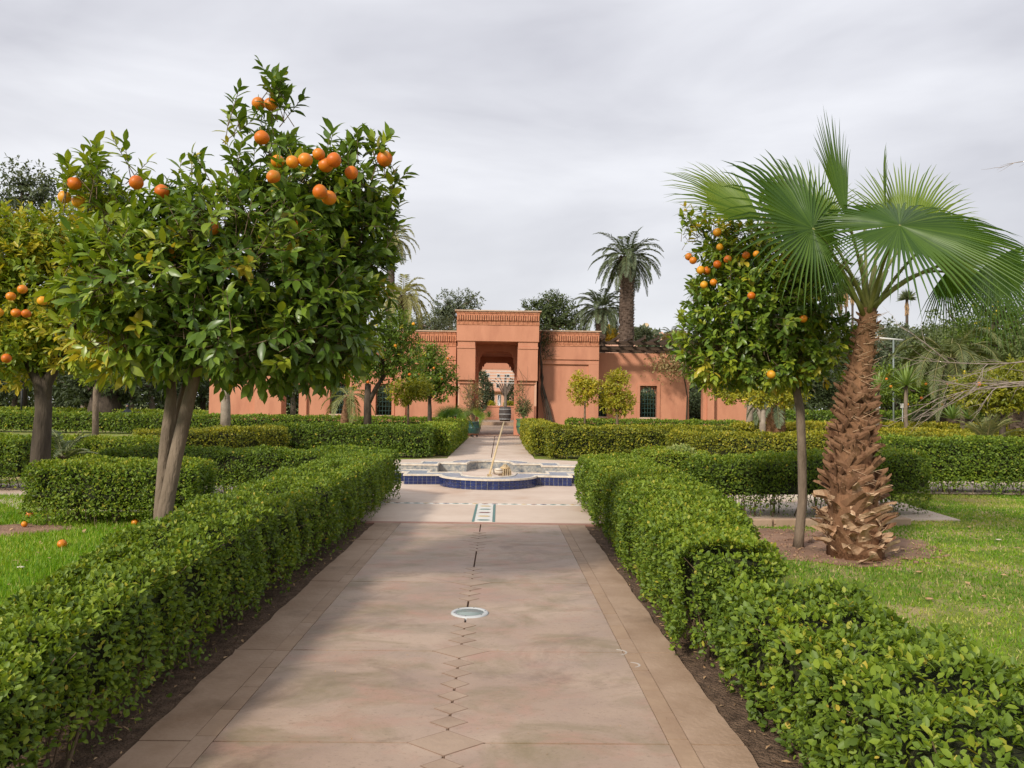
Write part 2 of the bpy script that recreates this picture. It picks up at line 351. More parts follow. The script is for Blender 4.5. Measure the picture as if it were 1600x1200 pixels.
M['yucca'] = leafmat('yucca_leaf', [(0, (0.09, 0.16, 0.035)), (0.6, (0.22, 0.31, 0.07)), (1, (0.44, 0.46, 0.15))], 0.45, 0.25)
M['grass'] = leafmat('grass_blade', [(0, (0.075, 0.175, 0.006)), (0.5, (0.18, 0.34, 0.008)), (0.8, (0.33, 0.41, 0.025)), (1, (0.62, 0.50, 0.26))], 0.6, 0.35)
M['vine'] = leafmat('vine_leaf', [(0, (0.14, 0.12, 0.04)), (0.5, (0.28, 0.22, 0.08)), (1, (0.48, 0.34, 0.17))], 0.6, 0.25)

# ------------------------------------------------------------------ leaves
T_RH = (np.array([(0, 0, 0), (.45, .5, .05), (1, 0, -.06), (.45, -.5, .05)]), np.array([(0, 1, 2), (0, 2, 3)]))
T_OV = (np.array([(0, 0, 0), (.28, .42, .05), (.68, .44, .04), (1, 0, -.10), (.68, -.44, .04), (.28, -.42, .05)]), np.array([(0, 1, 2, 3), (0, 3, 4, 5)]))
def _tcit():
    st = [(0, 0, 0), (.2, .34, .0), (.45, .5, -.01), (.72, .36, -.05), (1, 0, -.14)]
    v = []
    for (d, s, n) in st: v.append((d, 0, n))
    for (d, s, n) in st[1:4]: v.append((d, s, n + .05))
    for (d, s, n) in st[1:4]: v.append((d, -s, n + .05))
    f = [(0, 5, 1), (0, 1, 8), (1, 5, 6), (1, 6, 2), (2, 6, 7), (2, 7, 3), (3, 7, 4), (1, 2, 9), (1, 9, 8), (2, 3, 10), (2, 10, 9), (3, 4, 10)]
    return np.array(v, float), np.array(f)
T_CI = _tcit()
T_BL = (np.array([(0, .5, 0), (0, -.5, 0), (.55, -.3, -.02), (.55, .3, -.02), (1, 0, -.12)]), np.array([(0, 1, 2), (0, 2, 3), (3, 2, 4)]))
def nrm(a): return a / np.maximum(np.linalg.norm(a, axis=1, keepdims=True), 1e-9)
def leaves(C, D, N, L, W, T):
    tv, tf = T
    n = len(C); D = nrm(D); Sd = nrm(np.cross(D, N)); N = np.cross(Sd, D)
    L = np.broadcast_to(np.asarray(L, float), (n,)); W = np.broadcast_to(np.asarray(W, float), (n,))
    V = C[:, None, :] + D[:, None, :]*(tv[None, :, 0:1]*L[:, None, None]) + Sd[:, None, :]*(tv[None, :, 1:2]*W[:, None, None]) + N[:, None, :]*(tv[None, :, 2:3]*L[:, None, None])
    Fc = tf[None, :, :] + (np.arange(n)*len(tv))[:, None, None]
    return V.reshape(-1, 3), Fc.reshape(-1, tf.shape[1])
def rvec(n): return nrm(rng.normal(size=(n, 3)))
def _hash3(p, sc, seed=0):
    # cheap smooth noise: sum of sines
    q = p*sc
    return (np.sin(q[:, 0]*1.7+seed+1.3*np.sin(q[:, 1]*1.1+seed)) + np.sin(q[:, 1]*2.1+seed*2+1.1*np.sin(q[:, 2]*1.7)) + np.sin(q[:, 2]*1.9+seed*3+1.2*np.sin(q[:, 0]*.9)))/3

# ------------------------------------------------------------------ hedges
def hedge(name, label, pts, leafL=0.034, dens=2.4, mat='hedge', T=T_OV, bare=0.14, vb=0.45, group='clipped hedges of the garden', seed=0, stems=True, rough=0.048):
    """pts: (x, y, half width, height)"""
    P_ = np.array(pts, float)
    seg = np.linalg.norm(np.diff(P_[:, :2], axis=0), axis=1); cum = np.concatenate([[0], np.cumsum(seg)]); tot = cum[-1]
    def at(s):
        x = np.interp(s, cum, P_[:, 0]); y = np.interp(s, cum, P_[:, 1]); hw = np.interp(s, cum, P_[:, 2]); h = np.interp(s, cum, P_[:, 3])
        i = np.clip(np.searchsorted(cum, s, side='right')-1, 0, len(seg)-1)
        e = .25
        x2 = np.interp(s+e, cum, P_[:, 0]); y2 = np.interp(s+e, cum, P_[:, 1]); x1 = np.interp(s-e, cum, P_[:, 0]); y1 = np.interp(s-e, cum, P_[:, 1])
        t = np.stack([x2-x1, y2-y1], 1); t /= np.maximum(np.linalg.norm(t, axis=1, keepdims=True), 1e-6)
        return x, y, hw, h, t
    root = thing(name, label, 'hedge', (P_[0, 0], P_[0, 1], 0), group)
    cx, cy = P_[:, 0].mean(), P_[:, 1].mean()
    mh = P_[:, 3].mean(); mw = P_[:, 2].mean()
    area = tot*(2*mh+2*mw) + 4*mw*mh
    n = int(area*dens/(leafL*leafL*.55*.66))
    # sample perimeter: sides, top, ends
    s = rng.uniform(0, tot, n)
    per = rng.uniform(0, 2*mh+2*mw, n)
    nend = int(n*4*mw*mh/area)
    x, y, hw, h, t = at(s)
    nx, ny = t[:, 1], -t[:, 0]
    lat = np.where(per < mh, 1.0, np.where(per < mh+2*mw, 1-(per-mh)/mw, -1.0))
    zz = np.where(per < mh, per/mh, np.where(per < mh+2*mw, 1.0, (per-mh-2*mw)/mh))
    Nn = np.stack([np.where(np.abs(lat) >= 1, np.sign(lat)*nx, 0), np.where(np.abs(lat) >= 1, np.sign(lat)*ny, 0), np.where(np.abs(lat) < 1, 1.0, 0.0)], 1)
    # ends
    k = rng.random(n) < nend/n
    e = np.where(rng.random(n) < .5, 0.0, tot)
    s2 = np.where(k, e, s)
    x, y, hw, h, t = at(s2); nx, ny = t[:, 1], -t[:, 0]
    lat = np.where(k, rng.uniform(-1, 1, n), lat); zz = np.where(k, rng.uniform(0, 1, n), zz)
    endn = np.stack([np.where(e > 0, t[:, 0], -t[:, 0]), np.where(e > 0, t[:, 1], -t[:, 1]), np.zeros(n)], 1)
    Nn = np.where(k[:, None], endn, Nn)
    # rounding
    rr = 0.10
    z = zz*h
    over = np.maximum(0, 1-np.abs(h-z)/rr)*np.maximum(0, 1-(1-np.abs(lat))*hw/rr)
    pos = np.stack([x+nx*lat*hw, y+ny*lat*hw, z], 1)
    pos -= np.stack([nx*np.sign(lat), ny*np.sign(lat), np.ones(n)], 1)*(over*rr*.35)[:, None]
    Nn = nrm(Nn + over[:, None]*np.stack([nx*np.sign(lat)*(zz >= 1), ny*np.sign(lat)*(zz >= 1), 1.0*(zz < 1)], 1))
    bump = _hash3(pos, 2.3, seed)*rough*1.2 + _hash3(pos, 7.0, seed+2)*rough + _hash3(pos, 17.0, seed+5)*rough*.5
    depth = rng.exponential(0.35, n)*leafL*1.6
    taper = np.where(np.abs(lat) >= .999, 1.0, 0)*np.maximum(0, .45-zz)*.05
    pos = pos + Nn*(bump-depth-taper+leafL*.2)[:, None]
    # sparse near the ground and in hollows
    keep = (pos[:, 2] > bare*(.25+.9*rng.random(n))+_hash3(pos, 3.1, seed+9)*bare*.5) | (rng.random(n) < .06)
    keep &= pos[:, 2] > .02
    hole = _hash3(pos, 5.5, seed+4)+.4*_hash3(pos, 13., seed) > .60
    keep &= ~(hole & (rng.random(n) < .72) & (zz < .98))
    pos = pos[keep]; Nk = Nn[keep]; n = len(pos)
    rv = rvec(n)
    D = nrm(Nk*.6+rv*1.05+np.array([0, 0, .25]))
    N = nrm(Nk*.7+rvec(n)*.6+np.array([0, 0, .55]))
    L = leafL*rng.uniform(.42, 1.35, n)
    V, Fc = leaves(pos, D, N, L, L*rng.uniform(.5, .66, n), T)
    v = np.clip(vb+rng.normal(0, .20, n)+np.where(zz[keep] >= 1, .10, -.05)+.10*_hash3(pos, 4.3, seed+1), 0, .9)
    v = np.where(rng.random(n) < .02, rng.uniform(.9, 1, n), v)
    vals = np.repeat(v, len(T[1]))
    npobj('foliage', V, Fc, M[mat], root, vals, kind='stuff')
    # dark twiggy interior
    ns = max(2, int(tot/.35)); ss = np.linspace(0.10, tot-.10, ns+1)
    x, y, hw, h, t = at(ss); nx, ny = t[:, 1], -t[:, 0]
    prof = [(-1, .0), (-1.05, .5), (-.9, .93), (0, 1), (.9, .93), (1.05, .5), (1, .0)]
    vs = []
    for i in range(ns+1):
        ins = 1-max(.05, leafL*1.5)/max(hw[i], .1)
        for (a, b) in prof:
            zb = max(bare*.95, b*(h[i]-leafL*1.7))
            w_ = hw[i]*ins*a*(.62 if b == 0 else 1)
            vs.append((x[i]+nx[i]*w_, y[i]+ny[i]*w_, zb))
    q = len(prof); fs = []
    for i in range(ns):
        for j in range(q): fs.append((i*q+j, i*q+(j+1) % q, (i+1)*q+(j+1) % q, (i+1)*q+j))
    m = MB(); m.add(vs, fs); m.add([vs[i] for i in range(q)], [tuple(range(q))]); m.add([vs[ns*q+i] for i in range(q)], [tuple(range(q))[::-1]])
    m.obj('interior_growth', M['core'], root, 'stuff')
    if stems:
        m = MB(); cnt = int(tot*11)
        for i in range(cnt):
            s0 = random.uniform(0, tot); x, y, hw, h, t = at(np.array([s0]))
            for k2 in range(2):
                a = random.uniform(-.75, .75)*hw[0]; b = a+random.uniform(-.12, .12); c = random.uniform(-.1, .1)
                p0 = (x[0]+t[0, 1]*a, y[0]-t[0, 0]*a, -.01); p1 = (x[0]+t[0, 1]*b+t[0, 0]*c, y[0]-t[0, 0]*b+t[0, 1]*c, min(h[0]*.8, .35))
                m.tube([p0, p1], [random.uniform(.005, .012), .004], 4, False)
        if leafL < .04:
            for i in range(int(tot*34)):
                s0 = random.uniform(0, tot); x, y, hw, h, t = at(np.array([s0])); sg = random.choice((-1, 1)); lat = sg*random.uniform(.75, 1.04)*hw[0]; z = random.uniform(.12, h[0]-.03)
                p0 = Vector((x[0]+t[0, 1]*lat*.7, y[0]-t[0, 0]*lat*.7, z-.10)); p1 = Vector((x[0]+t[0, 1]*lat+random.uniform(-.06, .06), y[0]-t[0, 0]*lat+random.uniform(-.06, .06), z+random.uniform(-.04, .08)))
                m.tube([p0, p0.lerp(p1, .5)+Vector((0, 0, .02)), p1], [.0045, .0035, .002], 3, False)
        m.obj('stems', M['twig'], root, 'stuff')
    return root

# ------------------------------------------------------------------ trees
def sample_blobs(blobs, n, shell=(.55, 1.0), keep_inner=.5):
    vol = np.array([b[1][0]*b[1][1]+b[1][1]*b[1][2]+b[1][0]*b[1][2] for b in blobs]); vol = vol/vol.sum()
    idx = rng.choice(len(blobs), size=int(n*1.6), p=vol)
    Cn = np.array([tuple(b[0]) for b in blobs])[idx]; Rr = np.array([b[1] for b in blobs])[idx]
    u = rvec(len(idx)); r = rng.uniform(shell[0]**2, shell[1]**2, len(idx))**.5
    p = Cn + u*Rr*r[:, None]
    inside = np.zeros(len(idx), bool)
    for j, b in enumerate(blobs):
        d = np.linalg.norm((p-np.array(tuple(b[0])))/np.array(b[1]), axis=1)
        inside |= (d < shell[0]*.95) & (idx != j)
    k = ~inside | (rng.random(len(idx)) < .1)
    p = p[k][:n]; o = nrm((u/Rr)[k][:n])
    return p, o
def sprays(p, o, k, tl, L, wr, vb, droop=.15, vs=.16, yellow=.02, curl=.5):
    """k leaves along a short twig starting at each p in direction o -> leaf arrays + twig list"""
    n = len(p)
    d = nrm(o*.9+rvec(n)*.65+np.array([0, 0, .2]))
    C = []; D = []; N = []; LL = []; Vv = []
    base = nrm(np.cross(d, rvec(n)))
    b2 = np.cross(d, base)
    tv = np.clip(vb+rng.normal(0, vs*.8, n), 0, .93); yl = rng.random(n) < yellow
    for i in range(k):
        f = (i+.5)/k
        a = i*2.4+rng.uniform(-.4, .4, n)
        side = base*np.cos(a)[:, None]+b2*np.sin(a)[:, None]
        C.append(p+d*(tl*f))
        D.append(nrm(d*(.35+.7*f)+side*(1.05-.55*f)+np.array([0, 0, -droop])+rvec(n)*curl*.35))
        N.append(nrm(o*.55+np.array([0, 0, .75])+rvec(n)*.45))
        LL.append(L*rng.uniform(.6, 1.15, n)*(1-.15*f))
        v = tv+rng.normal(0, vs*.5, n)+f*.06
        v = np.where(yl, rng.uniform(.9, 1, n), np.clip(v, 0, .94))
        Vv.append(v)
    return np.concatenate(C), np.concatenate(D), np.concatenate(N), np.concatenate(LL), np.concatenate(Vv), d
def limb_pts(a, b, bend=.1, n=4):
    a = Vector(a); b = Vector(b); q = Vector((random.uniform(-1, 1), random.uniform(-1, 1), random.uniform(-.3, .6)))*bend*(b-a).length
    return [a.lerp(b, i/n)+q*math.sin(PI*i/n) for i in range(n+1)]
def orange_fruit_mesh():
    m = MB(); m.ball((0, 0, 0), 1.0, 16, 10, (1, 1, .94)); me = m.mesh('orange', M['orange']); return me
ORANGE = orange_fruit_mesh()
ORANGES = [ORANGE]
for mm_, sq_ in (('orange_deep', (1, .97, .9)), ('orange_gold', (.96, 1, .97)), ('orange_deep', (1, 1, 1.02))):
    m = MB(); m.ball((0, 0, 0), 1.0, 16, 10, sq_)
    for q in range(len(m.v)):
        v = Vector(m.v[q]); f_ = 1+.02*math.sin(5*v.x+3*v.z)+.015*math.sin(7*v.y+1); m.v[q] = tuple(v*f_)
    ORANGES.append(m.mesh('orange', M[mm_]))
def stalk_tip():
    m = MB(); m.tube([(0, 0, .9), (0, .02, 1.05), (.05, .05, 1.5)], [.14, .07, .04], 6); return m.mesh('stalk', M['petiole'])
STALK = stalk_tip()
def put_orange(root, p, r, stalk=True):
    o = link('orange', random.choice(ORANGES), root); o.location = Vector(p)-OFF[root.name]; o.scale = (r, r, r)
    o.rotation_euler = (random.uniform(-.4, .4), random.uniform(-.4, .4), random.uniform(0, 6))
    if stalk:
        s = link('stalk', STALK, o)
    return o
def tree(name, label, cat, trunk, trad, blobs, nspray, k, L, mat='citrus', T=T_CI, wr=.46, tl=None, vb=.45, bark='bark', group=None,
         shell=(.55, 1.0), oranges=(), orr=.045, limbs=6, yellow=.02, nleafobj=0, inner=.25, droop=.15, extra=None, tn=10, grad=None):
    """trunk: list of stems, each a list of points"""
    base = Vector(trunk[0][0])
    root = thing(name, label, cat, base, group)
    m = MB()
    for st, rd in zip(trunk, trad): m.tube(st, rd, tn, True, .05)
    m.obj('trunk', M[bark], root)
    tops = [Vector(st[-1]) for st in trunk]
    m = MB()
    for b in blobs:
        c = Vector(b[0])
        a = min(tops, key=lambda q: (q-c).length)
        rr = min(r[-1] for r in trad)*.8
        m.tube(limb_pts(a-Vector((0, 0, .05)), c, .12), [rr, rr*.8, rr*.62, rr*.45, rr*.3], 6, False)
        for i in range(limbs):
            u = rvec(1)[0]; e = c+Vector([u[q]*b[1][q]*.8 for q in range(3)])
            m.tube(limb_pts(c.lerp(a, random.uniform(0, .3)), e, .12), [rr*.4, rr*.3, rr*.22, rr*.16, rr*.1], 5, False)
    m.obj('branches', M[bark], root)
    p, o = sample_blobs(blobs, nspray, shell)
    if inner:
        pi, oi = sample_blobs(blobs, int(nspray*inner), (.1, shell[0])); p = np.concatenate([p, pi]); o = np.concatenate([o, oi])
    if extra is not None:
        p = np.concatenate([p, extra[0]]); o = np.concatenate([o, extra[1]])
    C, D, N, LL, vv, d = sprays(p, o, k, tl or L*1.3, L, wr, vb, droop, yellow=yellow)
    if grad: vv = np.where(vv < .9, np.clip(vv+grad[2]*np.clip((grad[0]-C[:, 0])/grad[1], 0, 1), 0, .93), vv)
    WW = LL*wr*rng.uniform(.85, 1.15, len(LL))
    if nleafobj:
        # the leaves that show largest become objects of their own
        dist = np.linalg.norm(C-np.array([0, 0, CAMH]), axis=1)
        mid = np.array(tuple(blobs[0][0])); out = ((C-mid)*nrm(-mid[None, :]+np.array([[0, 0, CAMH]]))).sum(1)
        score = LL/dist*(1+.9*np.clip(out, 0, 2))*(vv < .9)
        order = np.argsort(-score)[:nleafobj]
        ms = []
        for q in range(8):
            vq = .32+.075*q; tv, tf = T
            V = np.stack([tv[:, 0], tv[:, 1]*wr, tv[:, 2]], 1)
            ms.append(npmesh('leaf', V, tf, M[mat], np.full(len(tf), vq), True))
        Dn = nrm(D[order]); Sn = nrm(np.cross(Dn, N[order])); Nn = np.cross(Sn, Dn)
        for a, i in enumerate(order):
            q = int(np.clip((vv[i]-.32)/.075, 0, 7))
            ob = link('leaf', ms[q], root)
            mt = Matrix(((Dn[a, 0], Sn[a, 0], Nn[a, 0]), (Dn[a, 1], Sn[a, 1], Nn[a, 1]), (Dn[a, 2], Sn[a, 2], Nn[a, 2]))).to_4x4()
            ob.matrix_basis = Matrix.Translation(Vector(C[i])-OFF[root.name]) @ mt @ Matrix.Scale(LL[i], 4)
        kk = np.ones(len(C), bool); kk[order] = False
        C, D, N, LL, WW, vv = C[kk], D[kk], N[kk], LL[kk], WW[kk], vv[kk]
    V, Fc = leaves(C, D, N, LL, WW, T)
    npobj('crown', V, Fc, M[mat], root, np.repeat(vv, len(T[1])), kind='stuff', smooth=(T is T_CI))
    if T is T_CI and nspray < 6000:
        # fine twigs
        m = MB(); tlen = tl or L*1.3
        for i in range(0, len(p)):
            q = Vector(p[i]); dd = Vector(d[i]); m.tube([q-dd*tlen*.6, q+dd*tlen], [.004, .002], 3, False)
        m.obj('twigs', M['twig'], root, 'stuff')
    for (q, r) in oranges: put_orange(root, q, r)
    return root

# ================================================================== THE GROUND
PXL, PXR = -1.56, 1.10; PC = -0.215
YE = 9.80                                  # end of the near path
m = MB(); m.add([(-500, -40, 0), (500, -40, 0), (500, 900, 0), (-500, 900, 0)], [(0, 1, 2, 3)])
m.obj('ground', M['grassground'], None, 'structure')
m = MB(); m.prism([(-9, -1), (-1.9, -1), (-1.9, 9.4), (-3.4, 9.5), (-5.8, 9.3), (-9, 11)], .001, .006)
m.obj('lawn', M['grassleft'], None, 'structure')
# strips of soil under the hedges
m = MB()
m.prism([(-2.75, -1), (PXL-.005, -1), (PXL-.005, YE), (-1.6, 11.3), (-2.8, 11.3)], .003, .012)
o = m.obj('soil_bed', M['litter'], None, 'structure')
m = MB()
m.prism([(PXR+.005, -1), (2.25, -1), (2.3, 11.6), (1.15, 11.6), (PXR+.005, YE)], .003, .012)
m.obj('soil_bed', M['litter'], None, 'structure')
# bare soil round the palm
pts = []
cc = G(1290, 862); 
for i in range(40):
    a = 2*PI*i/40; r = 1+.10*math.sin(3*a+1)+.07*math.sin(7*a)+.03*math.sin(13*a)
    pts.append((3.72+1.12*math.cos(a)*r, 8.75+1.15*math.sin(a)*r))
m = MB(); m.prism(pts, .002, .009); m.obj('bare_soil', M['soil'], None, 'structure')
pts = [(-5.6+.6*math.cos(a)*(1+.2*math.sin(3*a)), 9.1+.45*math.sin(a)*(1+.2*math.cos(4*a))) for a in np.linspace(0, 2*PI, 24)[:-1]]
m = MB(); m.prism(pts, .002, .009); m.obj('bare_soil', M['soil'], None, 'structure')

# plaza and cross paths
plaza = MB()
plaza.prism([(PXL-.1, YE+.14), (PXR+.1, YE+.14), (2.4, 10.6), (6.5, 10.75), (6.9, 14.45), (30, 14.6), (30, 18), (9, 17.8), (1.05, 22.6), (1.05, 22.95), (-1.5, 22.95), (-1.5, 22.4),
             (-9, 18), (-5, 14), (-30, 14), (-30, 12.9), (-8, 12.2), (-6.5, 10.6), (-2.7, 10.6)], -.02, .022)
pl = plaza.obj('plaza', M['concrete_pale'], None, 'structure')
m = MB(); m.box(PXL-.12, PXR+.16, YE, YE+.137, -.02, .030); m.obj('kerb_band', M['redband'], None, 'structure')
# joints in the plaza : recessed look through slightly raised bays
fp = thing('far_path', None, None, (0, 0, 0)); fp['kind'] = 'structure'
ys = [22.96, 25.6, 28.4, 31.4, 34.6, 38.0, 40.6]
for i in range(len(ys)-1):
    for (a, b) in ((-1.5, -.235), (-.205, 1.05)):
        m = MB(); m.box(a, b, ys[i]+.012, ys[i+1]-.012, -.02, .026); m.obj('slab', M['concrete_pale'], fp)
m = MB(); m.box(-1.52, 1.07, 22.96, 40.6, -.02, .012); m.obj('joint_bed', M['joint'], fp)
m = MB(); m.box(-.24+.0, -.20, 22.97, 40.5, .0, .016)
# mosaic line and panel on the plaza
mo = thing('mosaic_band', None, None, (0, 0, 0)); mo['kind'] = 'structure'
ym = G(758, 790).y
m = MB(); m.box(-3.6, 3.6, ym-.06, ym+.06, .02, .0265); m.obj('band', M['white'], mo)
cols = ['teal', 'ochre', 'maroon', 'bluetile', 'teal']
for i in range(48):
    x = -3.55+i*.15
    m = MB(); m.prism([(x, ym), (x+.05, ym-.035), (x+.1, ym), (x+.05, ym+.035)], .0268, .0300); m.obj('tile', M[cols[i % 5]], mo)
y0 = G(756, 818).y; y1 = ym-.06
mc = (G(746, 805).x+G(768, 805).x)/2
m = MB(); m.box(mc-.115, mc+.115, y0, y1-.002, .0215, .028); m.obj('panel', M['white'], mo)
m = MB(); m.box(mc-.150, mc-.118, y0, y1-.002, .0215, .027); m.box(mc+.118, mc+.150, y0, y1-.002, .0215, .027); m.obj('panel_border', M['teal'], mo)
for i, c in enumerate(['teal', 'ochre', 'maroon', 'teal', 'ochre']):
    yy = y0+.12+i*(y1-y0-.2)/4.4
    m = MB(); m.prism([(mc-.085, yy), (mc-.05, yy-.045), (mc+.05, yy-.045), (mc+.085, yy), (mc+.05, yy+.045), (mc-.05, yy+.045)], .0285, .031); m.obj('tile', M[c], mo)

# near path: slabs, edge strips, inlaid tiles
gp = thing('garden_path', None, None, (0, 0, 0)); gp['kind'] = 'structure'
m = MB(); m.box(PXL-.004, PXR+.004, -1.5, YE-.004, -.04, .006); m.obj('joint_bed', M['joint'], gp)
joints = [-1.4, .7, 2.05, 3.42, 4.69, 6.52, 8.55, YE-.004]
g = .002
eL, eR = .235, .235; tw = .095
xl0, xl1 = PXL, PXL+eL; xr0, xr1 = PXR-eR, PXR
def ragged(x, y0, y1, sgn):
    n = 14
    return [(x+sgn*random.uniform(-.012, .006), y0+(y1-y0)*i/n) for i in range(n+1)]
for i in range(len(joints)-1):
    a, b = joints[i]+.006, joints[i+1]-.006
    L_ = ragged(xl0, a, b, -1)
    poly = [(xl1-g, a), (xl1-g, b)] + L_[::-1]
    m = MB(); m.prism(poly, -.04, .0305+random.uniform(-.001, .001)); m.obj('edge_slab', M['edge'], gp)
    R_ = ragged(xr1, a, b, 1)
    poly = [(xr0+g, b), (xr0+g, a)] + R_
    m = MB(); m.prism(poly, -.04, .0305+random.uniform(-.001, .001)); m.obj('edge_slab', M['edge'], gp)
    # main bays, cut back at the centre groove
    gg = .007 if b < YE-.1 or True else 0
    m = MB(); m.box(xl1+tw+g, PC-gg, a, b, -.04, .030+random.uniform(-.0008, .0008)); m.obj('slab', M['concrete'], gp)
    m = MB(); m.box(PC+gg, xr0-tw-g, a, b, -.04, .030+random.uniform(-.0008, .0008)); m.obj('slab', M['concrete'], gp)
# tile strips (shared meshes)
tms = []
for q in range(4):
    m = MB(); l = .30; j = [random.uniform(-.006, .006) for _ in range(4)]
    m.prism([(-tw/2+.001, -l/2+.002), (tw/2-.001+j[0]*.2, -l/2+.002+j[1]*.3), (tw/2-.001, l/2-.002+j[2]*.3), (-tw/2+.001+j[3]*.2, l/2-.002)], -.03, .031)
    tms.append(m.mesh('border_tile', M['sandtile'] if q < 2 else M['edge']))
for side in (xl1+tw/2, xr0-tw/2):
    for i in range(31):
        y = .62+.3*i
        if y > YE-.16: break
        o = link('border_tile', random.choice(tms[2:] if side < 0 and random.random() < .75 else tms[:3]), gp); o.location = (side, y, random.uniform(-.0008, .0008))
# diamond inlays: proud by a hair, with dark joints round them
def diamond(x, y, hw, hl):
    m = MB(); e = .006
    m.prism([(x-hw-e, y), (x, y-hl-e), (x+hw+e, y), (x, y+hl+e)], .0, .0312); m.obj('tile_joint', M['finejoint'], gp)
    m = MB(); m.prism([(x-hw, y), (x, y-hl), (x+hw, y), (x, y+hl)], .0, .0318); m.obj('diamond_tile', M['inlay'], gp)
for jy in joints[1:-1]:
    diamond(PC, jy, .165, .125)
    for sg in (-1, 1):
        for q in range(3): diamond(PC, jy+sg*(.125+.095+.165*q), .085-.006*q, .066)
# scuffs of chalk
for (px, py, ln, an) in ((985, 1040, .06, .5), (962, 1019, .07, -.2)):
    c = G(px, py, .03); m = MB()
    pp = [(c.x+math.cos(t)*ln, c.y+math.sin(t)*ln*.8+an*.02) for t in np.linspace(-1.2, 1.4, 9)]
    pq = [(c.x+math.cos(t)*(ln-.012*math.sin((t+1.3)*1.1)), c.y+math.sin(t)*(ln-.012)*.8+an*.02) for t in np.linspace(-1.2, 1.4, 9)][::-1]
    m.prism(pp+pq, .0300, .0322); o = m.obj('chalk_scuff', M['scuff'], gp)
# in-ground lamp
c = G(734, 958, .03)
t = thing('ground_light', 'round recessed floor light with steel ring in the path', 'floor light', (c.x, c.y, .03))
m = MB(); m.lathe((c.x, c.y, .03), [(.10, .000), (.102, .010), (.128, .010), (.136, .003), (.136, -.02)], 40); m.obj('ring', M['metal'], t)
m = MB(); m.lathe((c.x, c.y, .03), [(.0, .0075), (.099, .0065), (.0995, -.01)], 40); m.obj('lens', M['lens'], t)
for q in range(6):
    a = q*PI/3+.3; m = MB(); m.lathe((c.x+.115*math.cos(a), c.y+.115*math.sin(a), .0402), [(0, .0015), (.004, .0012), (.005, -.001)], 8); m.obj('screw', M['black'], t)
# kerb stones on the right, behind the palm
kx = [(2.6, 9.95), (3.6, 10.02), (4.6, 10.12), (5.55, 10.25)]
kb = thing('kerb', None, None, (0, 0, 0)); kb['kind'] = 'structure'
for i in range(len(kx)-1):
    (x0, y0), (x1, y1) = kx[i], kx[i+1]
    m = MB(); m.prism([(x0+.01, y0), (x1-.01, y1), (x1-.01, y1+.14), (x0+.01, y0+.14)], -.02, .10); bevel(m.obj('kerb_stone', M['edge'], kb), .015)

# ================================================================== FOUNTAIN
FC = (-.20, 16.55)
def quat(o):
    """plan outline, inset by o"""
    pts = []
    def arc(cx, cy, r, a0, a1, n=14):
        return [(cx+r*math.cos(a0+(a1-a0)*i/n), cy+r*math.sin(a0+(a1-a0)*i/n)) for i in range(n+1)]
    lx, ly = 1.60-o, 1.80-o            # front blocks
    sx_, sy_ = 2.65-o, 1.20-o
    r = .92-o
    # start right side, CCW
    rs = .80-o*.9
    pts += arc(sx_-.02, 0, rs, -PI/2, PI/2)
    pts += [(sx_, rs), (sx_, sy_), (lx, sy_), (lx, ly)] if rs < sy_-.02 else [(sx_, sy_), (lx, sy_), (lx, ly)]
    pts += arc(0, ly-.06, r, 0, PI)
    pts += [(-lx, ly), (-lx, sy_), (-sx_, sy_)]
    pts += arc(-sx_+.02, 0, rs, PI/2, 1.5*PI)
    pts += [(-sx_, -sy_), (-lx, -sy_), (-lx, -ly)]
    pts += arc(0, -ly+.06, r, PI, 2*PI)
    pts += [(lx, -ly), (lx, -sy_), (sx_, -sy_)]
    out = []
    for p in pts:
        q = (p[0]+FC[0], p[1]+FC[1])
        if not out or math.dist(out[-1], q) > .015: out.append(q)
    return out
ft = thing('fountain', 'low lobed fountain basin faced in cobalt blue tiles', 'fountain', (FC[0], FC[1], 0))
def ring(outer, inner, z0, z1):
    """solid ring between two outlines with equal counts"""
    m = MB(); n = len(outer)
    vs = [(p[0], p[1], z0) for p in outer]+[(p[0], p[1], z1) for p in outer]+[(p[0], p[1], z0) for p in inner]+[(p[0], p[1], z1) for p in inner]
    fs = []
    for i in range(n):
        j = (i+1) % n
        fs += [(i, j, n+j, n+i), (n+i, n+j, 3*n+j, 3*n+i), (2*n+j, 2*n+i, 3*n+i, 3*n+j), (j, i, 2*n+i, 2*n+j)]
    m.add(vs, fs); return m
HT = .215
def same(a, b):
    n = min(len(a), len(b)); assert len(a) == len(b), (len(a), len(b)); return a, b
o0 = quat(0); 
def q2(o):
    # resample so every outline has the same vertex count as the outer one: offset along vertex normals
    n = len(o0); res = []
    for i in range(n):
        a = Vector(o0[i-1]); b = Vector(o0[i]); c = Vector(o0[(i+1) % n])
        d1 = (b-a).normalized(); d2 = (c-b).normalized()
        n1 = Vector((-d1.y, d1.x)); n2 = Vector((-d2.y, d2.x)); s_ = (n1+n2)
        s_ = s_/max(s_.length_squared*.5, .35)
        res.append((b.x+s_.x*o, b.y+s_.y*o))
    return res
ring(o0, q2(.10), .0, HT-.03).obj('outer_wall', M['grout'], ft)
ring(q2(.10), q2(.38), .0, HT-.022).obj('rim_core', M['grout'], ft)
ring(q2(.045), q2(.385), HT-.022, HT-.004).obj('rim_tiling', M['toptile'], ft)
bevel(ring(q2(-.022), q2(.04), HT-.03, HT+.004).obj('outer_edging', M['cream'], ft), .008)
bevel(ring(q2(.39), q2(.44), HT-.03, HT+.012).obj('inner_edging', M['cream'], ft), .008)
ring(q2(.392), q2(.425), -.25, HT-.031).obj('basin_wall', M['basin'], ft)
m = MB(); m.prism(q2(.42), -.28, -.245); m.obj('basin_floor', M['basin'], ft)
